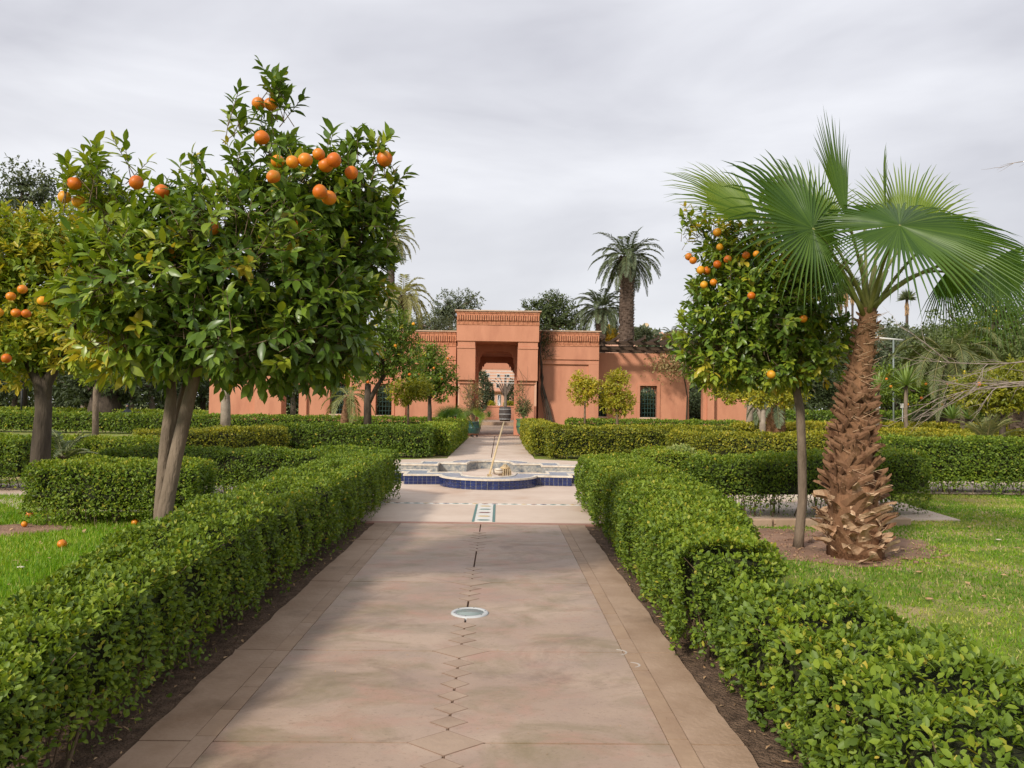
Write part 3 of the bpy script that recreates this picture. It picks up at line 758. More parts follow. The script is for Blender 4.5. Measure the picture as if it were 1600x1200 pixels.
# facing tiles: individual geometry, joined
m = MB()
n = len(o0)
for i in range(n):
    a = Vector((*o0[i], 0)); b = Vector((*o0[(i+1) % n], 0)); d = b-a; ln = d.length
    k = max(1, round(ln/.088)); d.normalize(); nv = Vector((d.y, -d.x, 0)); st = ln/k
    for q in range(k):
        for r_ in range(3):
            zc = .024+.029+r_*.0555
            c = a+d*(st*(q+.5))+nv*(.004+random.uniform(-.0008, .0008)); m.obox((c.x, c.y, zc), d*(st/2-.0045), nv*.006, (0, 0, .0245))
m.obj('tile_facing', M['bluetile'], ft, 'stuff')
# tiles of the rim top as relief seams
m = MB()
for i in range(0, n):
    a0 = q2(.06)[i]; b0 = q2(.37)[i]
    pass
# broom and mop heads
b0 = G(765, 743, -.02+.0); b0 = P(765, 741, 16.0); b1 = P(787.5, 659, 18.2)
t = thing('long_handled_broom', 'pale wooden pole of a broom leaning in the fountain basin', 'broom', b0)
m = MB(); m.tube([b0, b0.lerp(b1, .5)+Vector((0, 0, .012)), b1], [.021, .020, .019], 10); m.obj('handle', M['bamboo'], t)
m = MB()
for i in range(46):
    e = b0+Vector((random.uniform(-.16, .16), random.uniform(-.1, .1), -.20-random.uniform(0, .04)))
    m.tube([b0+Vector((random.uniform(-.05, .05), 0, 0)), e], [.008, .005], 4, False)
m.obj('bristles', M['straw'], t, 'stuff')
c = P(777, 737, 16.35)
t = thing('cloth_bundle', 'cream rolled cloth bundle lying in the basin beside the broom', 'bundle', c)
m = MB(); m.ball(c, .11, 18, 12, (1.25, .9, .62)); m.ball(c+Vector((.02, -.05, .05)), .065, 14, 8, (1.3, 1, .5)); m.obj('cloth', M['cream'], t)
c = P(789, 733, 16.4)
t = thing('straw_bundle', 'tied straw brush head on the basin floor near the broom', 'brush', c)
m = MB()
for i in range(60):
    a = random.uniform(0, 2*PI); r = random.uniform(.05, .12)
    m.tube([c+Vector((random.uniform(-.03, .03), random.uniform(-.03, .03), .10)), c+Vector((math.cos(a)*r, math.sin(a)*r, .0)), c+Vector((math.cos(a)*r*1.2, math.sin(a)*r*1.2, -.14))], [.008, .010, .006], 4, False)
m.obj('bristles', M['straw'], t, 'stuff'); m = MB(); m.lathe((c.x, c.y, c.z+.03), [(.10, -.02), (.106, 0), (.10, .02)], 14); m.obj('band', M['bamboo'], t)

# ================================================================== GATEHOUSE
YG, YW, YR = 40.6, 41.9, 43.6
FX = lambda x, Y: (x-VX)*Y/F
FZ = lambda y, Y, x=777: CAMH-(y-(VY+(x-VX)*.014))*Y/F
gh = thing('gatehouse', 'terracotta plastered gatehouse with tall square portal and brick cornice', 'gatehouse', (-.2, YG, 0))
def wallbox(name, x0, x1, yt, yb, Y0, Y1, mat='plaster', Yp=None, z0=None, z1=None, bev=.012):
    Yp = Yp or Y0
    m = MB(); zt = FZ(yt, Yp) if z1 is None else z1; zb = (FZ(yb, Yp) if yb is not None else 0) if z0 is None else z0
    m.box(FX(x0, Yp), FX(x1, Yp), Y0, Y1, zb, zt); o = m.obj(name, M[mat], gh)
    if bev: bevel(o, bev)
    return o
Y = YG
PD = 6.0
# portal head and piers
wallbox('portal_head', 712.2, 841.5, 508, 533.5, Y, Y+PD)
wallbox('portal_moulding', 714.0, 741.6, 533.5, 541.5, Y+.07, Y+PD)
wallbox('portal_moulding', 808.8, 839.8, 533.5, 541.5, Y+.07, Y+PD)
wallbox('portal_moulding', 713.0, 741.8, 541.5, 545, Y+.02, Y+PD)
wallbox('portal_moulding', 808.6, 840.6, 541.5, 545, Y+.02, Y+PD)
for (a, b, c, d) in ((713.6, 742.2, 718.0, 737.5), (808.4, 839.9, 812.5, 835.0)):
    wallbox('pier', a, b, 545, 594.5, Y+.06, Y+PD)
    wallbox('pier_moulding', a+2.0, b-2.5, 594.5, 600, Y+.20, Y+PD-.1)
    wallbox('pier_base', c, d, 600, None, Y+.30, Y+PD-.1)
# brick frieze
def frieze(x0, x1, yt, yb, Y0, depth, par, top=True):
    k = Y0/F
    zt, zb = FZ(yt, Y0, (x0+x1)/2), FZ(yb, Y0, (x0+x1)/2); X0, X1 = FX(x0, Y0), FX(x1, Y0); H = zt-zb
    m = MB(); m.box(X0, X1, Y0+.03, Y0+depth, zb, zt); m.obj('frieze', M['mortar'], par)
    m = MB()
    # soldier course
    zs0, zs1 = zt-H*.66, zt-H*.30
    nb = int((X1-X0)/.12)
    for i in range(nb):
        x = X0+(X1-X0)*(i+.5)/nb
        m.obox((x, Y0-.02+random.uniform(-.012, .008), (zs0+zs1)/2), (.040, 0, 0), (0, .06, 0), (random.uniform(-.003, .003), 0, (zs1-zs0)/2))
    # stretcher courses
    def course(z0, z1, prow):
        L = .24; i = 0; x = X0+random.uniform(-.1, 0)
        while x < X1:
            a, b = max(x, X0), min(x+L-.014, X1)
            if b-a > .03: m.box(a, b, Y0-prow+random.uniform(-.006, .006), Y0+.06, z0+.006, z1-.006)
            x += L
    rows = 3
    for r_ in range(rows): course(zb+(zs0-zb)*r_/rows, zb+(zs0-zb)*(r_+1)/rows, .0 if r_ else .02)
    for r_ in range(2): course(zs1+(zt-zs1)*r_/2, zs1+(zt-zs1)*(r_+1)/2, .02 if r_ == 0 else .05)
    m.obj('brick_courses', M['brick'], par, 'stuff')
    m = MB(); m.box(X0-.10, X1+.10, Y0-.12, Y0+depth, zt, zt+.055)
    # dentil tiles under the coping
    for i in range(int((X1-X0)/.12)):
        x = X0+.06+.12*i; m.box(x-.045, x+.045, Y0-.09, Y0+.03, zt-.03, zt-.001)
    m.obj('coping', M['coping'], par)
frieze(712.2, 841.8, 486.5, 508, Y-.01, PD, gh)
# soffit / ceiling of passage
wallbox('passage_ceiling', 742, 808.6, 526, 529.8, Y+.5, Y+PD, Yp=Y)
# inner arch screens
def screen(name, Yp, th, xs0, xs1, ztop, prof):
    """prof: left half of opening, px coordinates, from the springing up to the crown; mirrored"""
    cx = (prof[-1][0])
    L_ = [(FX(x, Yp), FZ(y, Yp)) for x, y in prof]
    c = FX(775.5, Yp)
    Rr = [(2*c-x, z) for x, z in L_[::-1]]
    poly = [(FX(xs0, Yp), 0.0), (L_[0][0], 0.0)] + L_ + Rr + [(2*c-L_[0][0], 0.0), (FX(xs1, Yp), 0.0), (FX(xs1, Yp), ztop), (FX(xs0, Yp), ztop)]
    m = MB(); m.prismY(poly, Yp, Yp+th); return m.obj(name, M['plaster'], gh)
screen('inner_arch', 43.0, .35, 738, 813, 5.2, [(747.5, 620), (747.5, 569), (749.5, 566), (749.5, 560), (752, 556.5), (752.5, 553.5), (757.5, 549.3)])
screen('inner_arch', 46.6, .4, 738, 813, 5.0, [(745.8, 640), (745.8, 586), (747.8, 582.5), (750.2, 580.2), (750.6, 578), (752.0, 579.5), (753, 575), (753.4, 572), (755.2, 574), (756.3, 569.5), (759.5, 567)])
# passage side walls between the screens
for (xa, xb) in ((736, 743.0), (808.0, 815)):
    wallbox('passage_wall', xa, xb, 549, None, 43.4, 46.55, Yp=45)
m = MB(); m.box(-1.5, 1.06, YG-.0, 66, -.02, .020); m.obj('passage_floor', M['edge'], gh)
m = MB(); m.box(-2.2, 1.8, 43.4, 46.6, 4.6, 4.8); m.obj('passage_ceiling', M['plaster'], gh)
# rear lintel seen through
m = MB(); zl = FZ(577, 52); m.box(-2.6, 2.2, 52, 52.4, zl, zl+1.3); m.box(-2.6, -1.75, 52, 52.4, 0, zl); m.box(1.3, 2.2, 52, 52.4, 0, zl); m.obj('rear_frame', M['plaster'], gh)

# wings with panels
zt = FZ(518, YW, 890)
def wing(x0, x1, sx):
    frieze(x0, x1, 518, 541, YW-.01, 2.6, gh)
    a, b = FX(x0, YW), FX(x1, YW); zf = FZ(541, YW, (x0+x1)/2); zb_ = FZ(562, YW, (x0+x1)/2)
    m = MB(); m.box(a, b, YW, YW+2.5, zb_, zf); bevel(m.obj('wing_parapet', M['plaster'], gh))
    m = MB(); m.box(a, b, YW+.07, YW+2.5, zb_-.10, zb_); m.obj('wing_string', M['plaster'], gh)
    # recessed panel: wall body set back, raised frame strips at the outer side and top
    m = MB(); m.box(a, b, YW+.16, YW+2.5, 0, zb_-.10); m.obj('wing_panel', M['plaster'], gh)
    po = FX(920, YW) if sx > 0 else FX(634, YW)
    m = MB()
    if sx > 0: m.box(po, b, YW+.05, YW+.158, 0, zb_-.26)
    else: m.box(a, po, YW+.05, YW+.158, 0, zb_-.26)
    m.box(a, b, YW+.05, YW+.158, zb_-.258, zb_-.102)
    bevel(m.obj('wing_frame', M['plaster'], gh))
wing(841.8, 936, 1)
wing(618, 712, -1)

# recessed walls with windows and arches
def archz(x, x0, x1, zs, zt_):
    c = (x0+x1)/2; r = (x1-x0)/2
    u = max(-1, min(1, (x-c)/r)); return zs+(zt_-zs)*math.sqrt(max(0, 1-u*u))
def long_wall(X0, X1, zt_, opens, Y0=YR, th=.45):
    """opens: (x0,x1,z0,z1, arched)"""
    opens = sorted(opens); x = X0; m = MB()
    for (a, b, z0, z1, ar) in opens:
        m.box(x, a, Y0, Y0+th, 0, zt_)
        if z0 > 0.01: m.box(a, b, Y0, Y0+th, 0, z0)
        if not ar: m.box(a, b, Y0, Y0+th, z1, zt_)
        else:
            zs = z1-(b-a)*.75; n = 16
            L_ = [(a+(b-a)*i/n, archz(a+(b-a)*i/n, a, b, zs, z1)) for i in range(n+1)]
            m.prismY(L_+[(b, zt_), (a, zt_)], Y0, Y0+th)
        x = b
    m.box(x, X1, Y0, Y0+th, 0, zt_)
    return m.obj('wall', M['plaster'], gh)
zw = FZ(552, YR, 1000)
def win(x0, x1, yt, yb, xr):
    a, b = FX(x0, YR), FX(x1, YR); z1, z0 = FZ(yt, YR, xr), FZ(yb, YR, xr); return (a, b, z0, z1, False)
opR = [win(930, 949, 603, 651, 940), win(1000.5, 1027.5, 603, 652.5, 1014), (FX(1078, YR), FX(1100, YR), 0, FZ(592, YR, 1088), True)]
opL = [(FX(446, YR), FX(470, YR), 0, FZ(592, YR, 458), True), win(517, 546, 598, 647, 531), win(588, 613, 600, 649, 600)]
long_wall(FX(925, YR), FX(1106, YR), zw, opR)
long_wall(FX(330, YR), FX(640, YR), zw, opL)
m = MB(); m.box(FX(1106, YR), FX(1172, YR), YR+.1, YR+.5, 0, FZ(622, YR, 1130)); bevel(m.obj('low_wall', M['plaster'], gh))
m = MB(); m.box(FX(1106, YR)-.02, FX(1116, YR), YR-.25, YR+.45, 0, zw+.01); bevel(m.obj('buttress', M['plaster'], gh))
m = MB(); m.box(FX(405, YR), FX(446, YR), YR-.55, YR-.003, 0, zw-.2); bevel(m.obj('buttress', M['plaster'], gh))
m = MB(); m.box(FX(470, YR), FX(482, YR), YR-.18, YR-.003, 0, zw-.2); bevel(m.obj('buttress', M['plaster'], gh))
for (a, b, z0, z1, ar) in opR+opL:
    if ar: continue
    wd = MB()   # raised surround
    wd.box(a-.16, a, YR-.06, YR-.002, z0-.12, z1+.12); wd.box(b, b+.16, YR-.06, YR-.002, z0-.12, z1+.12)
    wd.box(a, b, YR-.06, YR-.002, z1, z1+.12)
    w_ = wd.obj('window', M['plaster'], gh)
    m = MB(); m.box(a-.02, b+.02, YR-.10, YR+.14, z0-.08, z0-.002); m.obj('sill', M['coping'], w_)
    m = MB()
    nb = max(3, round((b-a)/.17))
    for i in range(nb+1): 
        x = a+(b-a)*i/nb; x = min(max(x, a+.015), b-.015); m.box(x-.012, x+.012, YR+.20, YR+.224, z0, z1)
    nh = round((z1-z0)/.24)
    for i in range(nh+1):
        z = z0+(z1-z0)*i/nh; z = min(max(z, z0+.015), z1-.015); m.box(a, b, YR+.175, YR+.198, z-.012, z+.012)
    m.obj('grille', M['greenmetal'], w_)
    m = MB(); c_ = (a+b)/2; n_ = 12; zs = z1-(b-a)*.55      # arched timber shutter head
    L_ = [(a+(b-a)*i/n_, archz(a+(b-a)*i/n_, a+.04, b-.04, zs, z1-.05)) for i in range(n_+1)]
    m.prismY(L_+[(b, z1), (a, z1)], YR+.23, YR+.29); m.obj('arched_head', M['plaster'], w_)

# pergolas over the recesses
def pergola(label, x0, x1, xr):
    X0, X1 = FX(x0, YW), FX(x1, YW); z0 = zw+.05
    t = thing('pergola', label, 'pergola', ((X0+X1)/2, YW+.4, z0), 'timber pergolas')
    m = MB(); m.box(X0, X1, YW+.25, YW+.40, z0+.02, z0+.22); m.obj('beam', M['darkwood'], t)
    m = MB(); m.box(X0, X1, YW+.10, YW+.25-.003, z0+.30, z0+.47); m.obj('beam', M['darkwood'], t)
    m = MB(); m.box(X0, X1, YR+.10, YR+.26, z0, z0+.20); m.obj('beam', M['darkwood'], t)
    n = int((X1-X0)/.70)
    for i in range(n+1):
        x = X0+.12+(X1-X0-.24)*i/n
        m = MB()
        prof = [(YW-1.05, z0+.52), (YW-.92, z0+.49), (YR+.5, z0+.49), (YR+.5, z0+.64), (YW-.85, z0+.64), (YW-1.02, z0+.72)]
        vs = [(x-.05, a, b) for a, b in prof]+[(x+.05, a, b) for a, b in prof]; k = len(prof)
        m.add(vs, [tuple(range(k)), tuple(range(k, 2*k))[::-1]]+[(q, k+q, k+(q+1) % k, (q+1) % k) for q in range(k)])
        m.obj('rafter', M['darkwood'], t)
    return t
pergola('dark timber pergola over the wall right of the gate', 936.5, 1110, 1000)
pergola('dark timber pergola over the wall left of the gate, behind trees', 335, 617, 500)

# courtyard beyond the gate
m = MB(); m.box(-14, 14, 66, 90, -.02, .30); m.obj('courtyard_terrace', M['edge'], None, 'structure')
m = MB(); m.box(-14, -1.52, 47.5, 66, -.02, .02); m.box(1.08, 14, 47.5, 66, -.02, .02); m.obj('courtyard_floor', M['edge'], None, 'structure')
z1 = FZ(635, 80)
t = thing('pond_wall', 'terracotta retaining wall seen through the gate behind the barrel', 'wall', (-.4, 80, .3))
m = MB(); m.box(-7, 6, 80, 80.4, .30, z1-.08); m.obj('wall_body', M['plaster'], t)
m = MB(); m.box(-7.05, 6.05, 79.93, 80.5, z1-.08, z1+.06); m.obj('wall_cap', M['plaster'], t)
c = P(789, 660, 72); c.z = .30
t = thing('barrel_planter', 'dark banded barrel planter framed by the gate opening', 'planter', c)
m = MB(); m.lathe(c, [(0, 0), (.46, 0), (.56, .30), (.58, .75), (.54, 1.2), (.49, 1.36), (.44, 1.36), (.44, 1.28), (0, 1.28)], 20); m.obj('barrel', M['barrel'], t)
for z in (.16, .62, 1.08):
    m = MB(); r = .53+.055*math.sin(z*2.2); m.lathe((c.x, c.y, c.z+z), [(r-.01, 0), (r+.02, .01), (r+.02, .04), (r-.01, .05)], 20); m.obj('hoop', M['metal'], t)
# bare tree with curved boughs standing beyond
tb = Vector((c.x+.05, 74, .3)); 
t = thing('courtyard_tree', 'smooth pale trunk with bare curved boughs rising behind the barrel', 'tree', tb)
m = MB(); tt = P(789.5, 600, 74); m.tube([tb, tb.lerp(tt, .5), tt, P(790, 585, 74)], [.17, .14, .13, .08], 10); m.obj('trunk', M['palebark'], t)
m = MB()
for (dx, s_) in ((-24, .7), (-16, .8), (-9, 1), (9, 1), (16, .9), (22, .75)):
    a = P(789.5, 612+abs(dx)*.4, 74); e = P(789.5+dx, 588+abs(dx)*.2, 74); md = P(789.5+dx*.45, 602, 74)
    m.tube([a, a.lerp(md, .6), md, md.lerp(e, .5)+Vector((0, 0, .12)), e], [.07, .065, .055, .05, .04], 6)
m.obj('boughs', M['palebark'], t)
# white slatted trellis
t = thing('white_trellis', 'white slatted garden trellis seen through the gate', 'trellis', (-.2, 60, 0))
for i in range(5):
    Yt = 60+i*1.0; z = FZ(580+i*3.9, 60)+.0
    m = MB(); m.box(-1.15+.1*i, 1.4, Yt, Yt+.08, z-.035, z+.02); m.obj('slat', M['whitepaint'], t)
for xx in (1.38,):
    m = MB(); m.box(xx-.03, xx+.03, 60.2, 60.26, 0.02, FZ(581, 60)+.1); m.obj('post', M['whitepaint'], t)
# inner building
YB = 105
t = thing('inner_building', 'terracotta building with dark windows at the back of the courtyard', 'building', (-.5, YB, 0))
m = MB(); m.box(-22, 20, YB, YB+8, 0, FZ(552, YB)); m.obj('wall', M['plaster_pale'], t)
for (xa, xb, ya, yb) in ((760, 765, 583, 590), (776, 781, 584, 590), (791, 796, 584, 590), (775, 780.5, 600, 606), (760, 764, 598, 606), (792, 797, 600, 606), (777.5, 783, 617, 633), (768, 773, 616, 634), (790, 795, 617, 634)):
    m = MB(); m.box(FX(xa, YB), FX(xb, YB), YB-.06, YB-.001, FZ(yb, YB), FZ(ya, YB)); w_ = m.obj('window', M['whitepaint'], t)
    m = MB(); m.box(FX(xa+.7, YB), FX(xb-.7, YB), YB-.09, YB-.061, FZ(yb-.7, YB), FZ(ya+.7, YB)); m.obj('pane', M['darkglass'], w_)
m = MB(); m.box(FX(745, YB), FX(812, YB), YB-.5, YB-.002, FZ(611, YB)-.2, FZ(611, YB)); m.obj('canopy', M['terracotta'], t)
# water jet
c = P(780, 637, 84); 
t = thing('water_jet', 'narrow white water jet rising behind the retaining wall', 'fountain jet', c)
m = MB(); hh = 1.35
m.tube([c+Vector((random.uniform(-.03, .03), 0, -.5+i*.12)) for i in range(16)], [.14-.008*i+random.uniform(0, .02) for i in range(16)], 8, True, .25); m.obj('spray', M['jet'], t)

# ================================================================== HEDGES
hedge('hedge', 'near left hedge along the path, tapering down toward the viewer', [(-1.80, 1.5, .17, .46), (-1.82, 2.4, .19, .50), (-1.86, 3.1, .23, .60), (-1.93, 3.9, .30, .66), (-2.02, 4.9, .38, .69), (-2.09, 6.5, .46, .70), (-2.09, 8.6, .48, .72), (-2.11, 11.0, .46, .74), (-2.13, 12.2, .46, .75)], .031, 2.4, vb=.42, bare=.25, seed=1)
hedge('hedge', 'right path hedge running from the low break up to the fountain plaza', [(1.40, 4.55, .26, .66), (1.47, 5.6, .33, .71), (1.62, 7.2, .42, .74), (1.72, 9, .47, .75), (1.76, 12.2, .48, .76)], .031, 2.4, vb=.46, bare=.17, seed=2)
hedge('hedge', 'low broad-leaved hedge in the bottom right corner beside the lawn', [(1.66, 1.1, .36, .50), (1.66, 2.2, .39, .53), (1.62, 3.2, .38, .55), (1.58, 4.25, .36, .56)], .036, 2.4, vb=.36, bare=.14, seed=3, rough=.065)
hedge('hedge', 'short leafy hedge block behind the forked orange tree trunk', [(-5.65, 9.85, .45, .74), (-4.9, 9.75, .45, .76), (-3.75, 9.85, .45, .74)], .038, 2.2, vb=.52, bare=.20, seed=4)
hedge('hedge', 'dark green cross hedge joining the left path hedge at the plaza', [(-6.4, 12.9, .42, .76), (-4.6, 12.75, .42, .76), (-2.6, 12.6, .45, .78), (-1.75, 12.1, .3, .76)], .040, 2.2, vb=.36, bare=.20, seed=5)
hedge('hedge', 'hedge at the left edge of the photo beside the old orange tree trunk', [(-7.9, 13.3, .5, .88), (-14, 13.2, .5, .90)], .045, 2.1, vb=.42, bare=.25, seed=6)
hedge('hedge', 'bright low hedge behind the left orange trees, left part', [(-12.5, 17.2, .45, .72), (-10, 17.0, .45, .72), (-7.2, 17.2, .5, .72)], .055, 2.2, vb=.62, seed=7, stems=False)
hedge('hedge', 'yellow-topped middle hedge left of the dark plaza hedge', [(-9.0, 19.2, .5, .80), (-7.4, 20.1, .5, .84), (-6.2, 21.6, .5, .88)], .06, 2.2, mat='hedgeY', vb=.40, seed=8, stems=False)
hedge('hedge', 'dark clipped hedge across the far left side of the fountain plaza', [(-6.6, 22.9, .5, .90), (-4, 23.1, .5, .90), (-2.0, 23.0, .5, .90)], .065, 2.2, vb=.33, seed=9)
hedge('hedge', 'hedge along the left side of the far path up to the gate', [(-1.98, 23.6, .46, .92), (-2.0, 30, .5, .92), (-2.05, 37, .5, .92)], .075, 2.2, vb=.60, seed=10, stems=False)
hedge('hedge', 'long straight hedge running in front of the left garden wall', [(-30, 38.2, .55, .92), (-16, 38, .55, .94), (-2.8, 38.2, .55, .93)], .10, 2.0, vb=.46, seed=11, stems=False)
hedge('hedge', 'yellow-green hedge across the far right side of the fountain plaza', [(1.5, 23.4, .5, .95), (4.5, 23.6, .5, .96), (7.2, 24.4, .5, .97)], .065, 2.2, mat='hedgeY', vb=.32, seed=12, stems=False)
hedge('hedge', 'hedge along the right side of the far path up to the gate', [(1.48, 24.1, .46, .95), (1.5, 30, .5, .95), (1.55, 37.5, .5, .95)], .075, 2.2, mat='hedgeY', vb=.42, seed=13, stems=False)
hedge('hedge', 'leafy yellow hedge curving right behind the small round shrub', [(4.6, 20.4, .5, .90), (6.5, 19.6, .5, .92), (9.5, 19.6, .5, .96), (13, 20.2, .5, .96)], .06, 2.2, mat='hedgeY', vb=.38, seed=14)
hedge('hedge', 'small pale shrub hedge just behind the right path hedge', [(2.75, 14.2, .45, .74), (3.35, 14.5, .5, .78), (3.8, 14.9, .4, .70)], .045, 2.2, mat='hedge', vb=.62, seed=15, rough=.07)
hedge('hedge', 'open-stemmed hedge behind the slim orange tree and the fan palm', [(2.75, 10.95, .38, .78), (4.2, 11.2, .45, .84), (5.6, 11.55, .5, .92), (6.25, 11.75, .5, .95)], .038, 2.15, vb=.42, bare=.34, seed=16)
hedge('hedge', 'tall straight hedge at the right edge of the lawn', [(7.1, 14.6, .5, 1.02), (9.5, 14.6, .5, 1.04), (14.5, 14.8, .5, 1.06)], .046, 2.15, vb=.42, bare=.26, seed=17)
hedge('hedge', 'yellow hedge behind the tall right lawn hedge', [(9.8, 21.8, .55, 1.02), (15, 22, .55, 1.02), (22, 22.5, .55, 1.02)], .065, 2.1, mat='hedgeY', vb=.50, seed=18, stems=False)
hedge('hedge', 'low golden hedge in the middle distance right of the fan palm trunk', [(9.0, 29, .6, 1.05), (15, 29.2, .6, 1.1), (26, 30, .6, 1.1)], .085, 2.1, mat='hedgeY', vb=.62, seed=19, stems=False)
hedge('hedge', 'long green hedge below the windows of the right garden wall', [(3.4, 38.3, .55, .96), (10, 38.2, .55, .96), (17, 38.4, .55, .98)], .10, 2.0, vb=.42, seed=20, stems=False)
hedge('hedge', 'golden low hedge in front of the right garden wall hedge', [(4.4, 32.0, .6, .80), (8, 31.6, .6, .82), (12.5, 31.6, .6, .80)], .09, 2.1, mat='hedgeY', vb=.60, seed=21, stems=False)
hedge('hedge', 'far low hedge under the dark park trees on the left', [(-52, 58, .7, .95), (-34, 58, .7, .95), (-20, 58, .7, .9)], .16, 1.8, vb=.62, seed=22, stems=False)
hedge('hedge', 'far dark hedge beneath the trees on the right', [(18, 48, .7, 1.5), (30, 48, .7, 1.6), (48, 48, .7, 1.7)], .15, 1.8, vb=.30, seed=23, stems=False)

# loose dry litter under hedges & on lawns
def scatter_flat(n, xr, yr, z, L, mat, name, label, vals=None, parent=None):
    C = np.stack([rng.uniform(*xr, n), rng.uniform(*yr, n), np.full(n, z)], 1)
    D = rvec(n); D[:, 2] *= .2; N = nrm(rvec(n)*.4+np.array([0, 0, 1]))
    LL = L*rng.uniform(.5, 1.3, n); V, Fc = leaves(C, D, N, LL, LL*.4, T_RH)
    o = npobj(name, V, Fc, M[mat], parent, np.repeat(rng.uniform(0, 1, n), 2), kind='stuff'); o['label'] = label
    return o
scatter_flat(300, (-1.95, -1.58), (2.0, 9.8), .022, .038, 'dryleaf', 'leaf_litter', 'dry fallen leaves on the soil under the left hedge')
scatter_flat(300, (1.12, 1.45), (1.8, 9.8), .022, .034, 'dryleaf', 'leaf_litter', 'dry fallen leaves on the soil under the right hedge')
scatter_flat(160, (-7.5, -2.8), (4.5, 9.6), .03, .075, 'dryleaf', 'leaf_litter', 'scattered dry leaves on the left lawn')
scatter_flat(240, (2.2, 9.0), (4.5, 13.6), .03, .06, 'dryleaf', 'leaf_litter', 'scattered dry leaves on the right lawn and palm soil')
scatter_flat(150, (-1.3, .9), (2.2, 9.6), .034, .012, 'dryleaf', 'leaf_litter', 'few tiny leaf scraps on the path')

m = MB()
for i in range(420):
    a = random.uniform(0, 2*PI); r = random.random()**.5*1.12; x, y = 3.72+1.1*math.cos(a)*r, 8.75+1.1*math.sin(a)*r; q = random.uniform(.006, .026)
    m.ball((x, y, .010), q, 5, 4, (random.uniform(.8, 1.4), 1, random.uniform(.4, .8)))
o = m.obj('soil_clods', M['soil'], None, 'stuff'); o['label'] = 'small clods of earth round the fan palm'
scatter_flat(260, (2.7, 4.8), (7.7, 9.8), .018, .05, 'dryleaf', 'leaf_litter', 'dry leaf bits on the bare soil round the fan palm')
# grass
def grass(name, label, n, xr, yr, hmin, hmax, avoid=(), vb=.45, dry=0.0, soil=None):
    # denser near the viewer
    u = rng.random(n); y = yr[0]+(yr[1]-yr[0])*u**1.5; x = rng.uniform(*xr, n)
    k = np.ones(n, bool)
    for (ax, ay, rx_, ry_) in avoid:
        a = np.arctan2((y-ay)/ry_, (x-ax)/rx_); r = np.hypot((x-ax)/rx_, (y-ay)/ry_)
        k &= r > .97+.10*np.sin(3*a+1)+.07*np.sin(7*a)+.05*np.sin(13*a)-np.abs(rng.normal(0, .13, n))
    p = np.stack([x, y, np.zeros(n)], 1)
    d1 = _hash3(p, 1.1, 4)*.55+_hash3(p, 3.1, 1)*.35+_hash3(p, 9., 2)*.2+rng.normal(0, .12, n)
    k &= rng.random(n) < 1.0-.35*np.clip(d1, 0, 1)-dry*.3
    p = p[k]; d1 = d1[k]; n = len(p)
    h = rng.uniform(hmin, hmax, n)*(1-.35*np.clip(d1, -1, 1)); 
    a = rng.uniform(0, 2*PI, n); lean = np.abs(rng.normal(0, .5+dry*.5, n))
    D = nrm(np.stack([np.cos(a)*lean, np.sin(a)*lean, np.ones(n)], 1)); b = a+PI/2+rng.normal(0, .6, n)
    Sd = np.stack([np.cos(b), np.sin(b), np.zeros(n)], 1); wd = rng.uniform(.0035, .0065, n)*(1+np.clip(y[k]-6, 0, 8)*.12)
    V = np.stack([p-Sd*wd[:, None], p+Sd*wd[:, None], p+D*h[:, None]+np.array([0, 0, 0])], 1).reshape(-1, 3)
    Fc = np.arange(3*n).reshape(-1, 3)
    v = np.clip(vb+rng.normal(0, .16, n)+np.clip(d1, -.5, 1)*(.22+dry*.5), 0, .84)
    v = np.where(rng.random(n) < .04+dry*.75*np.clip(d1-.02, 0, 1)+dry*.06, rng.uniform(.85, 1, n), v)
    o = npobj(name, V, Fc, M['grass'], None, v, kind='stuff'); o['label'] = label
grass('grass', 'lush green grass of the left lawn', 190000, (-8, -2.35), (2.5, 12.3), .035, .075, ((-5.6, 9.1, .62, .45),), vb=.52)
grass('grass', 'mown patchy grass of the right lawn', 300000, (1.95, 11.5), (2.6, 14.2), .014, .042, ((3.72, 8.75, 1.12, 1.15),), vb=.56, dry=1.15)

# ================================================================== ORANGE TREES
def B(x, y, rx, ry, Y, depth=None):
    k = Y/F; return (tuple(P(x, y, Y)), (rx*k, (depth or min(rx, ry)*k*1.05 if depth is None else depth), ry*k))
Yt = 5.35
gb = G(248, 838); gb = P(249, 955, Yt); gb.z = 0
s1 = [P(247, 900, Yt), P(251, 800, Yt), P(258, 700, Yt+.06), P(268, 620, Yt+.1), P(262, 560, Yt+.1)]
s1[0].z = -.03
s2 = [P(249, 905, Yt-.02), P(258, 800, Yt-.05), P(273, 720, Yt-.05), P(292, 640, Yt-.05), P(306, 580, Yt-.05), P(330, 520, Yt-.05)]
s2[0].z = -.03
s3 = [P(262, 770, Yt+.08), P(271, 700, Yt+.14), P(277, 640, Yt+.2), P(300, 560, Yt+.25)]
OR1 = [(x_, y_, d_+random.choice((0, .0, .12, .2))) for x_, y_, d_ in [(423,163,5.0),(404,162,5.1),(409,215,4.85),(457,253,4.6),(477,250,4.5),(498,241,4.65),(522,250,4.7),(509,258,4.8),(427,276,4.5),(601,248,5.0),(213,285,4.6),(116,287,5.0),(101,308,5.05),(123,315,4.95),(253,299,4.7),(500,300,4.6),(514,309,4.7),(332,357,4.95),(263,398,4.75),(116,408,4.75),(480,361,4.9),(462,351,5.0),(203,368,4.85),(434,252,4.95),(549,270,4.8),(197,376,5.0)]]
